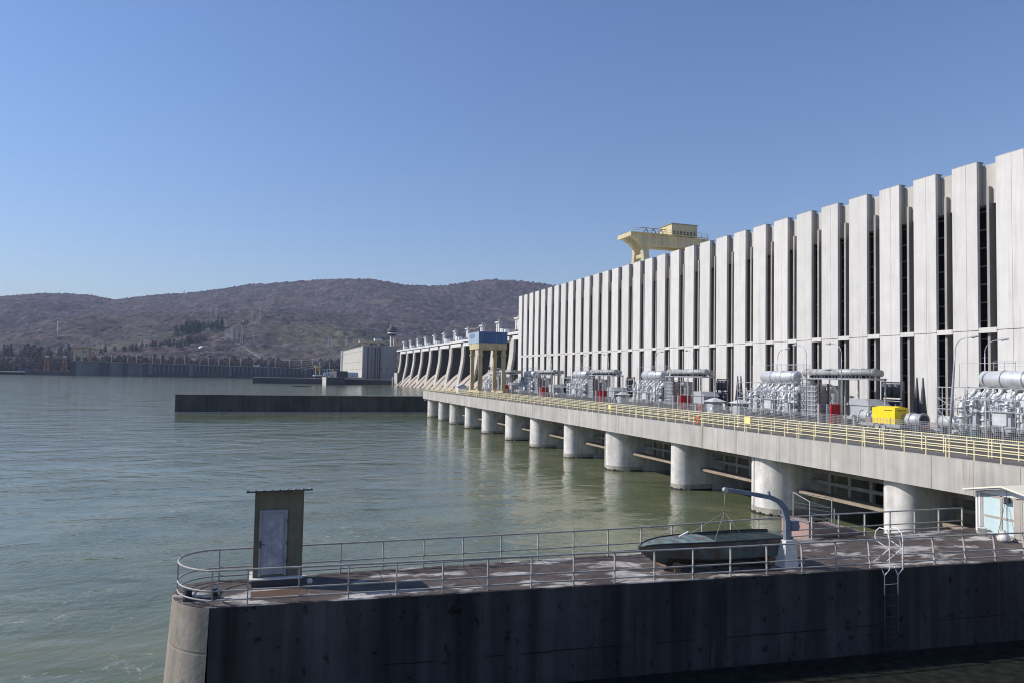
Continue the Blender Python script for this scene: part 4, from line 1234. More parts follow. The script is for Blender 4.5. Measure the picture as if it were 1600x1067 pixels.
# ------------------------------------------------------------------ far vehicles
def vehicle(name, label, cat, x, y, z, L_, W_, H_, mat, cab=True, group=None):
    t = thing(name, label, cat, (x, y, z), group)
    if cab:
        MB().prism([(x - L_ / 2, z + .35), (x + L_ / 2, z + .35), (x + L_ / 2, z + H_ * .6), (x + L_ * .28, z + H_ * .62), (x + L_ * .12, z + H_), (x - L_ * .3, z + H_), (x - L_ * .45, z + H_ * .62), (x - L_ / 2, z + H_ * .6)], 'y', y - W_ / 2, y + W_ / 2).build('body', mat, t)
    else:
        box(x - L_ / 2, x + L_ / 2, y - W_ / 2, y + W_ / 2, z + .5, z + H_).build('body', mat, t)
    MB().prism([(x - L_ * .38, z + H_ * .64), (x + L_ * .22, z + H_ * .64), (x + L_ * .1, z + H_ * .94), (x - L_ * .28, z + H_ * .94)], 'y', y - W_ / 2 - .02, y + W_ / 2 + .02).build('window', 'glass_dark', t)
    for a in (-.32, .32):
        for s in (-1, 1):
            MB().tube([(x + a * L_, y + s * (W_ / 2 - .1), z + .35), (x + a * L_, y + s * (W_ / 2 + .04), z + .35)], .35, 10).build('wheel', 'black_rubber', t)
gz = lambda x, y: float(hill(x, y))
for k, (x, y) in enumerate(((-398, 1262), (-383, 1259), (-374, 1257))):
    vehicle('parked_car', ['white car at the left edge of the far bank', 'middle one of the white cars on the far bank', 'white car nearest the blue truck on the far bank'][k], 'car', x, y, 4.4, 4.6, 1.9, 1.6, 'car_white', True, 'white cars parked on the far bank')
vehicle('parked_truck', 'blue truck parked on the far bank right of the white cars', 'truck', -326, 1205, 4.4, 11, 2.6, 4.2, 'car_blue', False)
vehicle('bus', 'white bus driving on top of the long dark wall', 'bus', -15, wl(-15) + 5, wtop(-15) + .8, 8, 2.6, 2.6, 'car_white', False)

# ------------------------------------------------------------------ trees of the far bank
def bare_tree(name, h, seed, mat):
    rnd = random.Random(seed)
    t = thing(name, 'leafless brown tree in the row behind the long dark wall', 'tree', (0, 0, 0), 'bare trees along the far bank')
    m = MB(); m.tube([(0, 0, -1), (.1, 0, h * .3), (0, .15, h * .6)], [h * .028, h * .02, h * .012], 6)
    for k in range(7):
        a = rnd.random() * 6.28; z = h * rnd.uniform(.25, .55); r_ = h * rnd.uniform(.2, .34)
        m.tube([(0, 0, z), (r_ * .6 * math.cos(a), r_ * .6 * math.sin(a), z + h * .16), (r_ * math.cos(a), r_ * math.sin(a), z + h * .34)], [h * .012, h * .007, h * .003], 5)
    m.build('trunk', 'bark', t)
    m = MB()
    for k in range(420):
        a = rnd.random() * 6.28; q = rnd.random() ** .5
        z = rnd.uniform(.25, 1.0); rad = h * .33 * q * math.sin(min(1, (z - .15) * 1.25) * math.pi * .93 + .1) * rnd.uniform(.75, 1.15)
        p = Vector((rad * math.cos(a), rad * math.sin(a), h * z))
        d = Vector((math.cos(a) * rnd.uniform(.2, 1), math.sin(a) * rnd.uniform(.2, 1), rnd.uniform(.3, 1.2))).normalized() * h * rnd.uniform(.05, .1)
        s = Vector((rnd.uniform(-1, 1), rnd.uniform(-1, 1), rnd.uniform(-.4, .4))).normalized() * h * rnd.uniform(.012, .024)
        m.add([p - s, p + s, p + d + s * .3, p + d - s * .3], [(0, 1, 2, 3)])
    m.build('crown', mat, t)
    return t
def conifer(name, h, seed, wid=.2):
    rnd = random.Random(seed)
    t = thing(name, 'dark green conifer among the bare trees on the far bank', 'tree', (0, 0, 0), 'conifers on the far bank')
    MB().tube([(0, 0, -1), (0, 0, h * .95)], [h * .02, h * .004], 6).build('trunk', 'bark', t)
    m = MB()
    for k in range(520):
        z = rnd.random() ** 1.3 * .92 + .06
        r_ = h * wid * (1.02 - z) * rnd.uniform(.35, 1.1); a = rnd.random() * 6.28
        p = Vector((r_ * math.cos(a), r_ * math.sin(a), h * z))
        d = Vector((math.cos(a), math.sin(a), -.35)) * h * rnd.uniform(.03, .06)
        s = Vector((-math.sin(a), math.cos(a), rnd.uniform(-.5, .5))) * h * rnd.uniform(.012, .03)
        m.add([p - s - d * .5, p + s - d * .5, p + d + s * .4, p + d - s * .4], [(0, 1, 2, 3)])
    m.build('crown', 'needles', t)
    return t
def quay_y(x):
    return np.interp(x, [-1400, -370, -247, -246, 140], [1440, 1238, 1128, 1122, 1102])
tmpl = [bare_tree('bare_tree', 15, 1, 'twig'), bare_tree('bare_tree', 15, 2, 'twig_rust'), bare_tree('bare_tree', 15, 3, 'twig')]
ctm = [conifer('conifer', 17, 4, .26), conifer('conifer', 16, 5, .34)]
used = set()
rnd = random.Random(21)
def put(ts, x, y, s, label=None):
    k = rnd.randrange(len(ts)); p = ts[k]
    key = (id(ts), k)
    o = p if key not in used else copy_tree(p)
    used.add(key)
    o.location = (x, y, gz(x, y)); o.scale = (s * rnd.uniform(.9, 1.25), s * rnd.uniform(.9, 1.25), s * rnd.uniform(.85, 1.15)); o.rotation_euler = (0, 0, rnd.random() * 6.28)
    if label: o['label'] = label
    return o
for k in range(130):
    x = -232 + 372 * (k + rnd.random()) / 130
    put(tmpl, x, wl(x) + rnd.uniform(16, 90), rnd.uniform(.75, 1.2))
for k in range(60):
    x = -430 + 190 * (k + rnd.random()) / 60
    y = float(quay_y(x)) + rnd.uniform(18, 75)
    put(tmpl, x, y, rnd.uniform(.7, 1.2), 'leafless brown tree on the grassy bank left of the long dark wall')
put(ctm, -292, 1300, 2.0, 'tall single dark conifer standing left of the yellow gantry crane on the far bank')
for k in range(40):
    put(ctm, rnd.uniform(-500, -345), rnd.uniform(1400, 1500), rnd.uniform(1.0, 1.5), 'dark conifer in the grove at the far left of the bank')
for k in range(16):
    put(ctm, rnd.uniform(-335, -255), rnd.uniform(1420, 1500), rnd.uniform(.9, 1.2))
grove = [(-232, 1470), (-205, 1500), (-180, 1530), (-150, 1500), (-135, 1560)]
for k in range(55):
    gx_, gy_ = grove[k % 5]
    put(ctm, rnd.gauss(gx_, 9), rnd.gauss(gy_, 12), rnd.uniform(.8, 1.2), 'dark conifer in the scattered wood behind the long dark wall')
for k in range(60):
    put(ctm, rnd.uniform(-180, -95), rnd.uniform(1640, 1760), rnd.uniform(1.15, 1.6), 'dark conifer in the dense dark wood on the slope above the white dome')
for k in range(14):
    put(ctm, rnd.uniform(60, 120), rnd.uniform(1130, 1230), rnd.uniform(.8, 1.2), 'dark conifer left of the sunlit front of the far powerhouse')
# low woodland and scrub that reads as one mass
def scrub(name, n, x0, x1, depth, smin, smax, mat, seed, pw=1.0, clump=None):
    rs = fbm_seed(seed)
    x = rs.uniform(x0, x1, n); y = quay_y(x) + 11 + rs.rand(n) ** pw * depth
    if clump:
        keep = vnoise(x, y, clump[0], clump[1]) > clump[2]
        x, y = x[keep], y[keep]
    n = len(x)
    z = hill(x, y); V = []
    sz = rs.uniform(smin, smax, n)
    for q in range(3):
        a = rs.rand(n) * 3.14
        dx, dy = np.cos(a) * sz * .42, np.sin(a) * sz * .42
        ox, oy = rs.uniform(-.4, .4, n) * sz, rs.uniform(-.4, .4, n) * sz
        h = sz * rs.uniform(.8, 1.35, n)
        V.append(np.stack([np.stack([x + ox - dx * .5, y + oy - dy * .5, z - 1], -1), np.stack([x + ox + dx * .5, y + oy + dy * .5, z - 1], -1),
                           np.stack([x + ox + dx, y + oy + dy, z + h * .6], -1), np.stack([x + ox + dx * .3, y + oy + dy * .3, z + h], -1), np.stack([x + ox - dx, y + oy - dy, z + h * .55], -1)], 1))
    V = np.concatenate(V).reshape(-1, 3)
    m = MB()
    m.v = V.tolist(); m.f = np.arange(len(V)).reshape(-1, 5).tolist(); m.s = [False] * len(m.f)
    tag(m.build(name, mat, loc=(0, 1100, 0), fix=False), kind='stuff')
scrub('undergrowth', 7000, -700, 150, 260, 2.0, 5.0, 'twig', 31)
scrub('bare_woodland', 42000, -1000, 700, 1250, 2.4, 5.2, 'twig_pale', 32, .9, (90, 51, .40))
scrub('dark_woodland', 6000, -800, 500, 330, 3.0, 6.0, 'bush_dark', 33, .8, (110, 52, .64))
scrub('shore_woodland', 9000, -700, 160, 110, 3.0, 7.5, 'bush_dark', 34, 1.0, (40, 53, .42))
for k in range(3):
    x = -352 + k * 9
    put(tmpl, x, 1320, 1.9, 'tall pale leafless poplar above the blue truck on the far bank')

# pylons, masts, buildings on the slopes
def hit(px, py):
    d = fw + rr * ((px - 800) / 1160) - uu * ((py - 533.5) / 1160)
    s = 1050.0
    while s < 4200:
        p = Vector(CAM) + d * s
        if p.y > 1130 and gz(p.x, p.y) > p.z:
            return p
        s += 6
    return Vector(CAM) + d * 3100
def pylon(px, pyb, pyt, label, group='power pylons on the slopes'):
    p = hit(px, pyb); dist = (p - Vector(CAM)).length
    h = max(14, (pyb - pyt) / 1160 * dist)
    t = thing('power_pylon', label, 'pylon', tuple(p), group)
    w0 = h * .14
    m = MB(); c = [(-1, -1), (1, -1), (1, 1), (-1, 1)]
    P = lambda f, q: (p.x + c[q][0] * w0 * (1 - .82 * f) / 2, p.y + c[q][1] * w0 * (1 - .82 * f) / 2, p.z - 1 + h * f)
    for a, b in ((0, .25), (.25, .5), (.5, .75), (.75, 1)):
        for q in range(4):
            m.bar(P(a, q), P(b, q), .55); m.bar(P(a, q), P(b, (q + 1) % 4), .35)
    m.build('mast', 'white_concrete', t)
    m = MB()
    for f in (.7, .83, .95):
        m.bar((p.x - h * .12, p.y, p.z + h * f), (p.x + h * .12, p.y, p.z + h * f), .5)
    m.build('cross_arm', 'white_concrete', t)
pyl = [(287, 478, 456), (295, 478, 468), (329, 499, 483), (337, 502, 483), (417, 478, 466), (425, 479, 466), (393, 506, 487), (406, 509, 482), (362, 538, 513), (370, 536, 512), (377, 540, 510), (396, 539, 520), (352, 538, 516), (352, 513, 501), (513, 546, 527), (518, 546, 528), (541, 545, 526), (220, 472, 464), (142, 466, 459), (166, 471, 464)]
for k, (a, b, c) in enumerate(pyl):
    lb = 'thin pale lattice pylon of the switchyard crowd on the slope left of the far powerhouse' if 345 < a < 400 and b > 505 else 'thin pale lattice pylon standing by itself on the wooded hillside'
    pylon(a, b, c, lb)
p = hit(89.5, 533)
t = thing('mast', 'slim pale mast rising above the conifers at far left', 'mast', tuple(p))
MB().tube([(p.x, p.y, p.z - 2), (p.x, p.y, p.z + 40)], [.9, .7], 8).build('pole', 'white_concrete', t)
MB().lathe([(0, 40), (1.7, 40), (1.7, 42.5), (0, 42.5)], tuple(p), 10).build('head', 'white_paint', t)
def house(px, py, L_, W_, H_, label, rot=0, wall='white_concrete', roof='roof_sheet', flat=False):
    p = hit(px, py); z = p.z
    t = thing('building', label, 'building', tuple(p), 'small pale buildings on the far slopes')
    box(p.x - L_ / 2, p.x + L_ / 2, p.y - W_ / 2, p.y + W_ / 2, z - 2, z + H_).build('wall', wall, t)
    if flat:
        box(p.x - L_ / 2 - .3, p.x + L_ / 2 + .3, p.y - W_ / 2 - .3, p.y + W_ / 2 + .3, z + H_, z + H_ + .5).build('roof', roof, t)
    else:
        MB().prism([(p.y - W_ / 2 - .6, z + H_), (p.y, z + H_ + W_ * .3), (p.y + W_ / 2 + .6, z + H_)], 'x', p.x - L_ / 2 - .5, p.x + L_ / 2 + .5).build('roof', roof, t)
    m = MB()
    for k in range(max(2, int(L_ / 4))):
        x = p.x - L_ / 2 + 1.2 + k * 4
        m.box(x, x + 1.6, p.y - W_ / 2 - .08, p.y - W_ / 2 - .02, z + H_ * .4, z + H_ * .75)
    m.build('windows', 'glass_dark', t)
house(297, 547, 22, 9, 4, 'long low white building left of the white dome', flat=True, roof='white_paint')
house(262, 547, 10, 8, 4, 'tiny pale building far left of the white dome')
house(578, 503, 12, 9, 6, 'white house alone high on the slope above the far powerhouse')
house(391, 536, 9, 7, 4, 'small white building among the switchyard pylons')
house(349, 532, 14, 7, 4, 'pale sloping roofed building left of the switchyard pylons')
house(432, 500, 11, 8, 4, 'pale building on the open slope right of the clearing')
p = hit(315, 548)
t = thing('dome', 'white round dome among the trees on the far bank', 'dome', tuple(p))
MB().lathe([(6.2, -1), (6.2, 3)] + [(6.2 * math.cos(a), 3 + 6 * math.sin(a)) for a in np.linspace(.05, 1.57, 8)], tuple(p), 18).build('shell', 'white_paint', t)
MB().lathe([(6.5, -1.5), (6.5, .5), (0, .5)], tuple(p), 18).build('base', 'white_concrete', t)
# power lines sagging from the far powerhouse to the switchyard
e0 = hit(352, 540)
for k in range(5):
    a = Vector((86, 905 - k * 4, 35 - k * .5)); b = Vector((e0.x + k * 7, e0.y + k * 8, e0.z + 22 - k * 1.5))
    pts = []
    for s in np.linspace(0, 1, 17):
        q = a.lerp(b, s); q.z -= (26 + k * 3.0) * 4 * s * (1 - s); pts.append(q)
    tag(MB().tube(pts, .09, 4).build('power_line', 'cool_grey'), 'thin power line sagging from the far powerhouse across to the switchyard', 'cable', 'power lines across the far bank')
# drift log in the basin
tag(MB().tube([(16, 548, WZ + .1), (22, 552, WZ + .25), (30, 549, WZ + .15)], [.3, .6, .25], 8).build('drift_log', 'dark_metal'), 'dark drifting log in the water before the far quay', 'log')

# ================================================================== FOREGROUND PIER
def ny(x): return 25.60 - .0575 * (x + 1.5)          # near rail line
def fy(x): return float(np.interp(x, [-1.5, 15, 24, 38], [28.55, 28.6, 29.3, 29.35]))
NCX, NCY, NR = -1.5, 27.07, 1.62
pr_ = thing('pier', 'dark stained concrete pier with a rounded sunlit nose in the foreground', 'pier', (15, 26, WZ))
A0 = .42
def nose_pt(i, e=0.0, n=24):
    a = A0 + (math.pi - A0) * i / n
    ry = (NR + e * .45) / (math.cos(A0) if a < math.pi / 2 else 1)
    return (NCX - NR * (math.sin(a) - math.sin(A0) * (1 - i / n)) - e * math.sin(a), NCY - ry * math.cos(a))
arc = [nose_pt(i) for i in range(25)]
top = [(37.8, ny(37.8) - .14)] + arc + [(15, 28.75), (24, 29.5), (37.8, 29.55)]
MB().prism(top, 'z', PZ - .03, PZ).build('deck', 'pier_top', pr_)
MB().prism([(1.5, 15.5), (37.7, 15.5), (37.7, ny(37.7) - .155), (1.5, ny(1.5) - .155)], 'z', -5, WZ + .06).build('shade_ledge', 'near_black_concrete', pr_)  # added ledge, coloured near black in place of dark shaded water
q = random.Random(17); x = 3.0; m = MB()
while x < 36.5:
    e = x + q.uniform(.3, 1.6); zc = 1.72 + q.uniform(-.02, .02)
    if q.random() < .75:
        m.prism([(x, ny(x) - .13), (e, ny(e) - .13), (e, ny(e) - .156), (x, ny(x) - .156)], 'z', zc - q.uniform(.004, .02), zc + .012)
    x = e
o_ = m.build('wall_joint', 'near_black_concrete', pr_); o_['kind'] = 'stuff'
m = MB()
for k in range(16):
    x = 16.0 + k * .045 + q.uniform(-.02, .02); e = x + q.uniform(.04, .1); yy = ny(x) - .1555 - .0004 * k
    zt = 3.85 - q.random() * .5; zb_ = q.uniform(.4, 2.0) if k not in (6, 7, 8, 9) else .5
    m.add([(x, yy - .003, zb_), (e, yy - .003, zb_ + .15), (e, yy + .004, zt), (x + .02, yy + .004, zt + .05)], [(0, 1, 2, 3)])
o_ = m.build('seep_stain', 'stain_concrete', pr_, fix=False); o_['kind'] = 'stuff'
m = MB()
xs = np.linspace(37.8, -1.0, 30)
def wall_strip(m, pts_top, pts_bot):
    n = len(pts_top)
    m.add(list(pts_top) + list(pts_bot), [(i, i + 1, n + i + 1, n + i) for i in range(n - 1)], False)
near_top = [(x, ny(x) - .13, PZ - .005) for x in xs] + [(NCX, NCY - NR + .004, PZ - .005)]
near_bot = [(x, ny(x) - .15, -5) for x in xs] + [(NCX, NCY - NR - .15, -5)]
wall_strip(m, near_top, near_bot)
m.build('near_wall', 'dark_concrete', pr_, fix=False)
m = MB()
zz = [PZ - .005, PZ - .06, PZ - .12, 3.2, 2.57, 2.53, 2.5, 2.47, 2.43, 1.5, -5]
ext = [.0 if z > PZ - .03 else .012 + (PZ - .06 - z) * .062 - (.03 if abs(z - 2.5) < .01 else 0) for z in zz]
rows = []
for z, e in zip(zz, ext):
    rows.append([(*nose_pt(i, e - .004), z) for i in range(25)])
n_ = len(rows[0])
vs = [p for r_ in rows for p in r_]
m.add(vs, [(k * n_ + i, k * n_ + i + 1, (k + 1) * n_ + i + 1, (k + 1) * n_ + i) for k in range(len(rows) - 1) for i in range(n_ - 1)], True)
m.build('rounded_nose', 'nose_concrete', pr_, fix=False)  # sunlit side put into the colour: paler concrete than the near wall
m = MB()
wall_strip(m, [(x, y, PZ - .005) for x, y in [(-1.5, NCY + NR), (15, 28.75), (24, 29.5), (37.8, 29.55)]], [(x, y, -5) for x, y in [(-1.5, NCY + NR + .1), (15, 28.8), (24, 29.55), (37.8, 29.6)]])
m.build('far_wall', 'wall_concrete', pr_, fix=False)
box(37.75, 37.88, 23.4, 29.5, -5, PZ - .04).build('end_wall', 'wall_concrete', pr_)

q2 = random.Random(5)
for k in range(11):
    x = .9 + k * 3.25 + q2.uniform(-.1, .1)
    MB().box(x, x + .025, ny(x) + .05, fy(x) + .02, PZ + .0005, PZ + .003).build('slab_joint', 'stain_concrete', pr_)
gr = thing('guard_railing', 'grey three bar pipe railing running round the foreground pier and its rounded nose', 'railing', (15, 26, PZ))
path = [(x, ny(x)) for x in np.linspace(37, -1.5, 26)] + [(nose_pt(i, -.14)[0], nose_pt(i, -.3)[1]) for i in range(1, 24)] + [(x, fy(x)) for x in np.linspace(-1.4, 34.2, 24)]
def lean(x):
    return .12 * min(1, max(0, (x - 17) / 6))
for nm, h, r_ in (('top_rail', 1.10, .034), ('middle_rail', .46, .028), ('lower_rail', .17, .028)):
    pts = []
    for k, (x, y) in enumerate(path):
        s = 1 if k < 26 else 0
        pts.append((x, y + s * lean(x) * h / 1.1, PZ + h))
    MB().tube(pts, r_, 8).build(nm, 'rail_grey', gr)
pxs = [-1.45, -.38] + [1.2 + 1.577 * k for k in range(23)]
for x in pxs:
    y = ny(x)
    m = MB()
    m.bar((x, y - .02, PZ - .12), (x, y + lean(x) * .12, PZ + .2), .075, .04)
    m.bar((x, y + lean(x) * .12, PZ + .2), (x, y + lean(x), PZ + 1.09), .075, .04)
    m.build('post', 'rail_grey', gr)
for x in [-1.4] + [1.25 + 1.567 * k for k in range(22)]:
    if x > 34.3: continue
    MB().bar((x, fy(x), PZ - .02), (x, fy(x), PZ + 1.09), .075, .04).build('post', 'rail_grey', gr)
MB().bar((nose_pt(11, -.14)[0], nose_pt(11, -.3)[1], PZ - .02), (nose_pt(11, -.14)[0], nose_pt(11, -.3)[1], PZ + 1.09), .075, .04).build('post', 'rail_grey', gr)

bo = thing('mooring_bollard', 'black mooring bollard lying low on the rounded pier nose', 'bollard', (-1.7, 26.4, PZ))
MB().box(-2.35, -1.25, 26.25, 26.6, PZ + .005, PZ + .1).build('base_plate', 'dark_metal', bo)
MB().tube([(-2.2, 26.42, PZ + .1), (-2.2, 26.42, PZ + .32), (-2.2, 26.42, PZ + .36)], [.11, .10, .15], 12).build('post', 'dark_metal', bo)
MB().tube([(-1.42, 26.42, PZ + .1), (-1.42, 26.42, PZ + .32), (-1.42, 26.42, PZ + .36)], [.11, .10, .15], 12).build('post', 'dark_metal', bo)

# ------------------------------------------------------------------ shed
sh = thing('shed', 'narrow olive shed with a grey door standing on the rounded end of the pier', 'shed', (.55, 28, PZ))
sx0, sx1, sy0, sy1 = -.27, 1.38, 27.6, 28.45
zb = PZ + .28
box(-.30, 1.30, 27.42, 28.5, PZ + .005, zb - .05).build('base_slab', 'dark_metal', sh)
box(-.38, 1.40, 27.36, 28.52, zb - .048, zb - .003).build('base_plate', 'pale_concrete', sh)
m = MB()
m.prism([(sy0, zb), (sy1, zb), (sy1, 7.02), (sy0, 7.16)], 'x', sx0, sx1)
m.build('wall', 'shed_wall', sh)
m = MB()
m.box(.80 + .08, .80 + .095, sy0 - .012, sy0 - .001, zb, 7.13)
m.box(sx0, sx0 + .04, sy0 - .014, sy0 - .001, zb, 7.13); m.box(sx1 - .04, sx1, sy0 - .014, sy0 - .001, zb, 7.13)
m.build('trim', 'shed_wall', sh)
fr = MB()
dx0, dx1, dz1 = -.10, .84, 6.53
fr.box(dx0, dx0 + .09, sy0 - .05, sy0 - .002, zb + .05, dz1); fr.box(dx1 - .09, dx1, sy0 - .05, sy0 - .002, zb + .05, dz1); fr.box(dx0 + .09, dx1 - .09, sy0 - .05, sy0 - .002, dz1 - .09, dz1)
fr.build('door_frame', 'shed_frame', sh)
dr = box(dx0 + .10, dx1 - .10, sy0 - .035, sy0 - .003, zb + .10, dz1 - .1).build('door', 'shed_door', sh)
m = MB(); a0, a1 = dx0 + .10, dx1 - .10
m.box(a0, a0 + .07, sy0 - .045, sy0 - .036, zb + .1, dz1 - .1); m.box(a1 - .07, a1, sy0 - .045, sy0 - .036, zb + .1, dz1 - .1); m.box(a0 + .07, a1 - .07, sy0 - .045, sy0 - .036, dz1 - .17, dz1 - .1); m.box(a0 + .07, a1 - .07, sy0 - .045, sy0 - .036, zb + .1, zb + .3)
m.build('rim', 'shed_frame', dr)
m = MB(); m.box(dx0 + .02, dx0 + .07, sy0 - .07, sy0 - .051, zb + 1.02, zb + 1.28); m.bar((dx0 + .045, sy0 - .09, zb + 1.15), (dx0 + .2, sy0 - .09, zb + 1.15), .025)
m.build('handle', 'dark_metal', dr)
m = MB()
for z in (zb + .45, zb + 1.1, zb + 1.85):
    m.box(dx1 - .02, dx1 + .015, sy0 - .06, sy0 - .051, z, z + .14)
m.build('hinge', 'dark_metal', dr)
m = MB()
rx0, rx1 = -.56, 1.66
m.add([(rx0, sy0 - .22, 7.20), (rx1, sy0 - .22, 7.23), (rx1, sy1 + .15, 7.06), (rx0, sy1 + .15, 7.03), (rx0, sy0 - .22, 7.225), (rx1, sy0 - .22, 7.255), (rx1, sy1 + .15, 7.085), (rx0, sy1 + .15, 7.055)],
      [(0, 3, 2, 1), (4, 5, 6, 7), (0, 1, 5, 4), (1, 2, 6, 5), (2, 3, 7, 6), (3, 0, 4, 7)])
for k in range(9):
    x = rx0 + .05 + k * .265
    dz = .03 * (x - rx0) / (rx1 - rx0)
    m.bar((x, sy0 - .225, 7.24 + dz), (x, sy1 + .15, 7.07 + dz), .05, .06)
rf_ = m.build('roof', 'roof_sheet', sh)
m = MB(); m.bar((rx0, sy0 - .235, 7.205), (rx1, sy0 - .235, 7.235), .02, .055); m.build('edge_strip', 'dark_metal', rf_)
tag(box(-.3, 1.5, 25.9, 26.9, PZ + .004, PZ + .012).build('rusty_plate', 'rust_board'), 'flat rusty brown plate on the pier in front of the shed', 'plate')
tag(MB().lathe([(0, 0), (.09, 0), (.10, .1), (.06, .17), (0, .18)], (1.65, 27.45, PZ), 10).build('pebble', 'pale_concrete'), 'small pale stone lying in the shadow right of the shed', 'stone')

# ------------------------------------------------------------------ boat and davit
bt = thing('rowing_boat', 'weathered brown and teal boat resting on the pier under a dark davit', 'boat', (17.2, 26.25, PZ))
BY = 26.25
st = [(13.98, 4.80, .02, 4.76, .01, 4.70), (14.25, 4.90, .22, 4.66, .10, 4.47), (14.6, 4.96, .40, 4.52, .24, 4.24), (15.1, 5.0, .58, 4.43, .42, 4.06), (15.9, 5.02, .76, 4.37, .62, 4.02), (17.0, 5.03, .86, 4.33, .76, 4.01), (18.4, 5.04, .90, 4.32, .82, 4.01), (19.6, 5.04, .88, 4.33, .80, 4.02), (20.15, 5.03, .85, 4.36, .78, 4.06), (20.55, 5.02, .82, 4.62, .76, 4.5)]
m = MB()
rows = [[(x, BY - gb, gz_), (x, BY - (gb * .55 + cb_ * .45), (gz_ + cz) / 2), (x, BY - cb_, cz), (x, BY, kz), (x, BY + cb_, cz), (x, BY + (gb * .55 + cb_ * .45), (gz_ + cz) / 2), (x, BY + gb, gz_)] for x, gz_, gb, cz, cb_, kz in st]
vs = [p for r_ in rows for p in r_]
fs = [(i * 7 + k, i * 7 + k + 1, (i + 1) * 7 + k + 1, (i + 1) * 7 + k) for i in range(len(rows) - 1) for k in range(6)] + [tuple((len(rows) - 1) * 7 + k for k in range(7))]
m.add(vs, fs)
m.build('hull', 'boat_hull', bt)
m = MB()
fd = [s for s in st if s[0] < 17.1]
m.add([(s[0], BY - s[2] * .97, s[1] - .02) for s in fd] + [(s[0], BY, s[1] + .05 - .02 * (s[0] < 14.1)) for s in fd] + [(s[0], BY + s[2] * .97, s[1] - .02) for s in fd],
      [(i, i + 1, len(fd) + i + 1, len(fd) + i) for i in range(len(fd) - 1)] + [(len(fd) + i, len(fd) + i + 1, 2 * len(fd) + i + 1, 2 * len(fd) + i) for i in range(len(fd) - 1)])
m.build('foredeck', 'boat_top', bt)
m = MB()
sd = [s for s in st if s[0] > 16.9]
m.add([(s[0], BY - s[2] * .95, s[1] - .10) for s in sd] + [(s[0], BY + s[2] * .95, s[1] - .10) for s in sd], [(i, i + 1, len(sd) + i + 1, len(sd) + i) for i in range(len(sd) - 1)])
m.build('dark_inside', 'boat_inside', bt)  # flat sheet with the shade of the open interior in its colour
for s_ in (-1, 1):
    MB().tube([(s[0], BY + s_ * (s[2] + .01), s[1]) for s in st], .03, 6).build('gunwale', 'boat_stripe', bt)
MB().tube([(s[0], BY - (s[2] * .75 + s[4] * .25) - .02, (s[1] * .72 + s[3] * .28)) for s in st[1:6]], .018, 6).build('rubbing_strake', 'boat_top', bt)
MB().bar((15.9, BY + .2, 5.08), (16.3, BY + .2, 5.24), .07, .05).build('cleat', 'plastic_white', bt)
m = MB()
for x in (15.3, 19.6):
    m.box(x - .12, x + .12, BY - .7, BY + .7, PZ + .004, 4.05)
    m.box(x - .1, x + .1, BY - .66, BY - .56, 4.05, 4.28); m.box(x - .1, x + .1, BY + .56, BY + .66, 4.05, 4.28)
tag(m.build('boat_chocks', 'wood'), 'dark timber chocks under the weathered boat', 'timber')
dv = thing('davit', 'dark blue curved davit crane on a pale tapered plinth beside the boat', 'davit', (20.1, 25.25, PZ))
m = MB(); c = (20.1, 25.25)
m.add([(c[0] - .34, c[1] - .3, PZ + .003), (c[0] + .34, c[1] - .3, PZ + .003), (c[0] + .34, c[1] + .3, PZ + .003), (c[0] - .34, c[1] + .3, PZ + .003), (c[0] - .2, c[1] - .22, 5.0), (c[0] + .26, c[1] - .22, 5.0), (c[0] + .26, c[1] + .22, 5.0), (c[0] - .2, c[1] + .22, 5.0)],
      [(0, 3, 2, 1), (4, 5, 6, 7), (0, 1, 5, 4), (1, 2, 6, 5), (2, 3, 7, 6), (3, 0, 4, 7)])
m.build('plinth', 'column_concrete', dv)
apts = [(20.1, 25.25, 4.95), (20.12, 25.25, 5.7), (20.02, 25.27, 6.25), (19.8, 25.33, 6.52), (19.45, 25.42, 6.68), (18.9, 25.6, 6.78), (18.2, 25.83, 6.9), (17.75, 25.98, 6.97)]
m = MB()
for a, b in zip(apts[:-1], apts[1:]):
    k = apts.index(a)
    w0 = .24 - .017 * k
    aa, bb = Vector(a), Vector(b); d = (bb - aa).normalized() * .03
    m.bar(aa - d, bb + d, w0 * .72, w0)
m.build('jib', 'davit_blue', dv)
MB().tube([(17.70, 25.9, 6.95), (17.70, 26.06, 6.95)], .1, 12).build('sheave', 'steel_grey', dv)
m = MB(); m.tube([(20.45, 25.1, 5.52), (20.45, 25.4, 5.52)], .17, 12); m.box(20.25, 20.62, 25.14, 25.36, 5.35, 5.75)
m.build('winch', 'davit_blue', dv)
MB().bar((19.42, 25.45, 6.75), (19.38, 25.45, 6.92), .08).build('lug', 'davit_blue', dv)
m = MB(); m.bar((20.26, 25.2, 5.1), (20.26, 25.2, 5.35), .05); m.build('clamp', 'steel_grey', dv)
m = MB()
m.tube([(17.70, 25.98, 6.9), (17.71, 26.05, 6.05)], .014, 6)
for x, y in ((16.9, BY - .75), (16.75, BY + .75), (18.3, BY - .8), (18.3, BY + .8)):
    m.tube([(17.71, 26.05, 6.05), (x, y, 5.04)], .012, 6)
tag(m.build('lifting_sling', 'rope'), 'thin rope sling hanging from the davit tip down to the boat', 'rope')

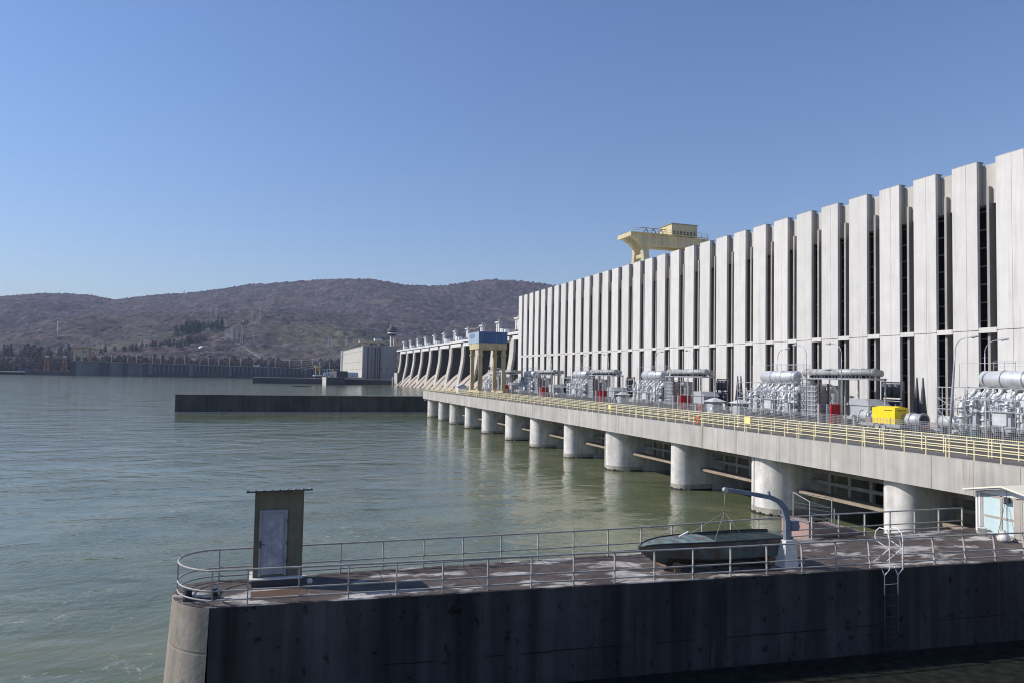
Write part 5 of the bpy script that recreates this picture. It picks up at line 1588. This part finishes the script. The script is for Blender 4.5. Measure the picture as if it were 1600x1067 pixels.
# ------------------------------------------------------------------ pink box with pipe cage
pk = thing('stair_head', 'low pink tiled box with a grey lid and thin pipe cage beyond the far railing', 'hatch', (26, 30.4, 3))
PX0, PX1, PY0, PY1 = 24.85, 27.35, 29.62, 31.6
m = MB(); m.prism([(PX0, -3), (PX1 + .9, -3), (PX1 + .9, 3.9), (PX1, 4.25), (PX0, 4.6)], 'y', PY0, PY1)
m.build('block', 'pink_tile', pk)
m = MB(); m.prism([(PX0 - .05, 4.602), (PX1 + .95, 3.92), (PX1 + .95, 4.0), (PX0 - .05, 4.68)], 'y', PY0 - .04, PY1 + .04)
m.build('lid', 'pink_lid', pk)
box(25.5, 26.3, 30.0, 30.5, 4.55, 4.63).build('hatch_opening', 'dark_void', pk)
m = MB()
Pc = [(PX0 + .05, PY0, 5.62), (PX0 + 1.5, PY0, 5.22), (PX0 + .7, PY1, 5.75), (PX1 + .6, PY1, 5.35)]
m.bar((Pc[0][0], Pc[0][1], 4.4), Pc[0], .035); m.bar((Pc[1][0], Pc[1][1], 4.2), Pc[1], .035); m.bar((Pc[2][0], Pc[2][1], 4.3), Pc[2], .035); m.bar((Pc[3][0], Pc[3][1], 3.9), Pc[3], .035)
for dz in (0, -.5, -.7):
    f = lambda p: (p[0], p[1], p[2] + dz)
    m.bar(f(Pc[0]), f(Pc[1]), .03); m.bar(f(Pc[2]), f(Pc[3]), .03)
m.bar(Pc[0], Pc[2], .03)
m.build('pipe_cage', 'steel_grey', pk)

# ------------------------------------------------------------------ ladder over the near edge
la = thing('ladder', 'pale steel ladder with two hooped handrails climbing over the near edge of the pier', 'ladder', (23.9, 24, PZ))
LX = (23.72, 24.36)
for x in LX:
    Ye = ny(x) - .13
    m = MB()
    m.tube([(x, Ye - .12, 2.9), (x, Ye - .12, 3.55), (x, Ye - .14, 3.7), (x, Ye - .38, 3.98), (x, Ye - .38, 5.15), (x, Ye - .32, 5.38), (x, Ye - .12, 5.53), (x, Ye + .12, 5.53), (x, Ye + .32, 5.36), (x, Ye + .36, 5.12), (x, Ye + .28, 4.98), (x, Ye - .36, 4.78)], .021, 8)
    m.tube([(x, Ye - .36, 4.78), (x, Ye + .42, 4.1)], .018, 6)
    m.tube([(x, Ye - .13, 3.65), (x, Ye + .05, 3.95)], .02, 6)
    m.build('handrail', 'plastic_white', la)
    MB().tube([(x, Ye - .12, WZ - .5), (x, Ye - .12, 2.9)], .02, 8).build('lower_stringer', 'dark_metal', la)
z = .8
while z < 3.7:
    Ye = ny(24) - .13
    MB().tube([(LX[0], Ye - .11, z), (LX[1], Ye - .12, z)], .014, 6).build('rung', 'plastic_white' if z > 2.9 else 'dark_metal', la)
    z += .42

# ------------------------------------------------------------------ glazed kiosk at the right
ki = thing('kiosk', 'glazed kiosk with frosted panes and cream gabled roof at the right end of the pier', 'kiosk', (35.8, 26.6, PZ))
KX, KY0, KY1 = 34.1, 25.0, 28.5
def eave(y): return 6.10 + .38 * (1 - abs(y - 26.8) / 1.85)
box(KX + .02, 37.6, KY0, KY1, PZ + .003, PZ + .14).build('sill', 'fascia_concrete', ki)
m = MB()
for y in (KY1 - .06, KY1 - .22):
    m.box(KX - .03, KX + .1, y - .05, y + .05, PZ + .14, 6.05)
m.build('corner_post', 'white_paint', ki)
m = MB()
my = [28.16, 27.13, 26.42, 26.1, 25.2]
for y in my:
    m.box(KX - .02, KX + .06, y - .055, y + .055, PZ + .14, 5.95)
for a, b in ((my[0], my[1]), (my[1], my[2]), (my[3], my[4])):
    for z in (PZ + .18, 4.92, 5.92):
        m.box(KX - .015, KX + .055, b + .056, a - .056, z - .05, z + .05)
m.build('window_frame', 'pale_frame', ki)
for a, b in ((my[0], my[1]), (my[1], my[2]), (my[3], my[4])):
    for z0, z1 in ((PZ + .23, 4.87), (4.97, 5.87)):
        box(KX + .01, KX + .03, b + .05, a - .05, z0, z1).build('pane', 'frosted_pane', ki)
box(KX - .03, KX + .02, 26.16, 26.36, PZ + .14, 5.93).build('door_stile', 'pale_frame', ki)
m = MB(); m.prism([(KY0 + .02, 5.98), (KY1 - .02, 5.98), (26.8, 6.40)], 'x', KX + .01, KX + .09); m.build('gable', 'white_paint', ki)
box(KX + .12, 37.5, KY1 - .1, KY1 - .02, PZ + .14, 6.05).build('side_wall', 'white_paint', ki)
box(KX + .12, 37.5, KY0, KY0 + .08, PZ + .14, 6.05).build('side_wall', 'white_paint', ki)
m = MB()
m.prism([(24.75, 6.04), (26.8, 6.46), (28.85, 6.06), (28.85, 6.13), (26.8, 6.54), (24.75, 6.11)], 'x', KX - .45, 37.7)
m.build('roof', 'cream_roof', ki)
m = MB(); m.prism([(24.76, 6.0), (26.8, 6.41), (28.8, 6.01), (28.8, 6.055), (26.8, 6.455), (24.76, 6.035)], 'x', KX - .4, KX + .005); m.build('soffit', 'blue_soffit', ki)
m = MB(); m.tube([(KX - .12, 26.75, 6.4), (KX - .12, 26.75, 5.98)], .012, 6); m.box(KX - .2, KX - .05, 26.62, 26.85, 5.72, 5.98)
m.build('lantern', 'dark_metal', ki)

def bucket(x, y, r_, h, mat, label):
    t = thing('bucket', label, 'bucket', (x, y, PZ))
    MB().lathe([(0, 0), (r_ * .8, 0), (r_, h), (r_ * 1.06, h), (r_ * 1.06, h - .03), (r_ * .93, h - .03), (r_ * .75, .02), (0, .02)], (x, y, PZ + .003), 18).build('pail', mat, t)
    MB().tube([(x, y + r_ * math.cos(a), PZ + h + .02 - .28 * h * math.sin(a) * .2 + .03) for a in np.linspace(0, math.pi, 9)], .01, 6).build('handle', 'dark_metal', t)
bucket(33.75, 27.85, .2, .42, 'plastic_white', 'white plastic bucket against the kiosk corner')
bucket(33.7, 27.35, .16, .28, 'plastic_bag', 'smaller dull bucket right of the white one')
br = thing('broom', 'upside down broom leaning against the kiosk window', 'broom', (33.75, 26.75, PZ))
MB().tube([(33.62, 27.0, PZ + .02), (34.0, 26.86, PZ + 1.72)], .014, 6).build('handle', 'wood', br)
MB().box(33.97, 34.05, 26.8, 26.92, PZ + 1.72, PZ + 1.8).build('head', 'dark_metal', br)
tag(MB().tube([(33.68, 26.5, PZ + .02), (34.0, 26.78, PZ + 1.6)], .012, 6).build('stick', 'dark_metal'), 'thin dark stick leaning right of the broom on the kiosk', 'stick')
rnd = random.Random(2)
m = MB(); m.lathe([(0, 0), (.25, .0), (.30, .12), (.22, .3), (.14, .42), (.05, .52), (0, .5)], (33.6, 26.62, PZ + .003), 14)
m.v = [(x + rnd.uniform(-.03, .03), y + rnd.uniform(-.03, .03), z + rnd.uniform(-.01, .03) * (z > PZ + .05)) for x, y, z in m.v]
tag(m.build('rubbish_bag', 'plastic_bag'), 'pale crumpled plastic bag under the broom by the kiosk', 'bag')

# ------------------------------------------------------------------ air between here and the hills
def haze():
    m = bpy.data.materials.new('haze_air'); m.use_nodes = True
    t = m.node_tree
    for n in list(t.nodes):
        if n.type == 'BSDF_PRINCIPLED': t.nodes.remove(n)
    v = t.nodes.new('ShaderNodeVolumePrincipled')
    v.inputs['Color'].default_value = (.62, .74, 1.0, 1)
    v.inputs['Density'].default_value = HAZE
    v.inputs['Anisotropy'].default_value = .0
    t.links.new(v.outputs[0], t.nodes['Material Output'].inputs['Volume'])
    M['haze'] = m
HAZE = 8e-5
haze()
tag(box(-9200, 9200, -300, 12200, -8.5, 520).build('haze', 'haze'), kind='stuff')
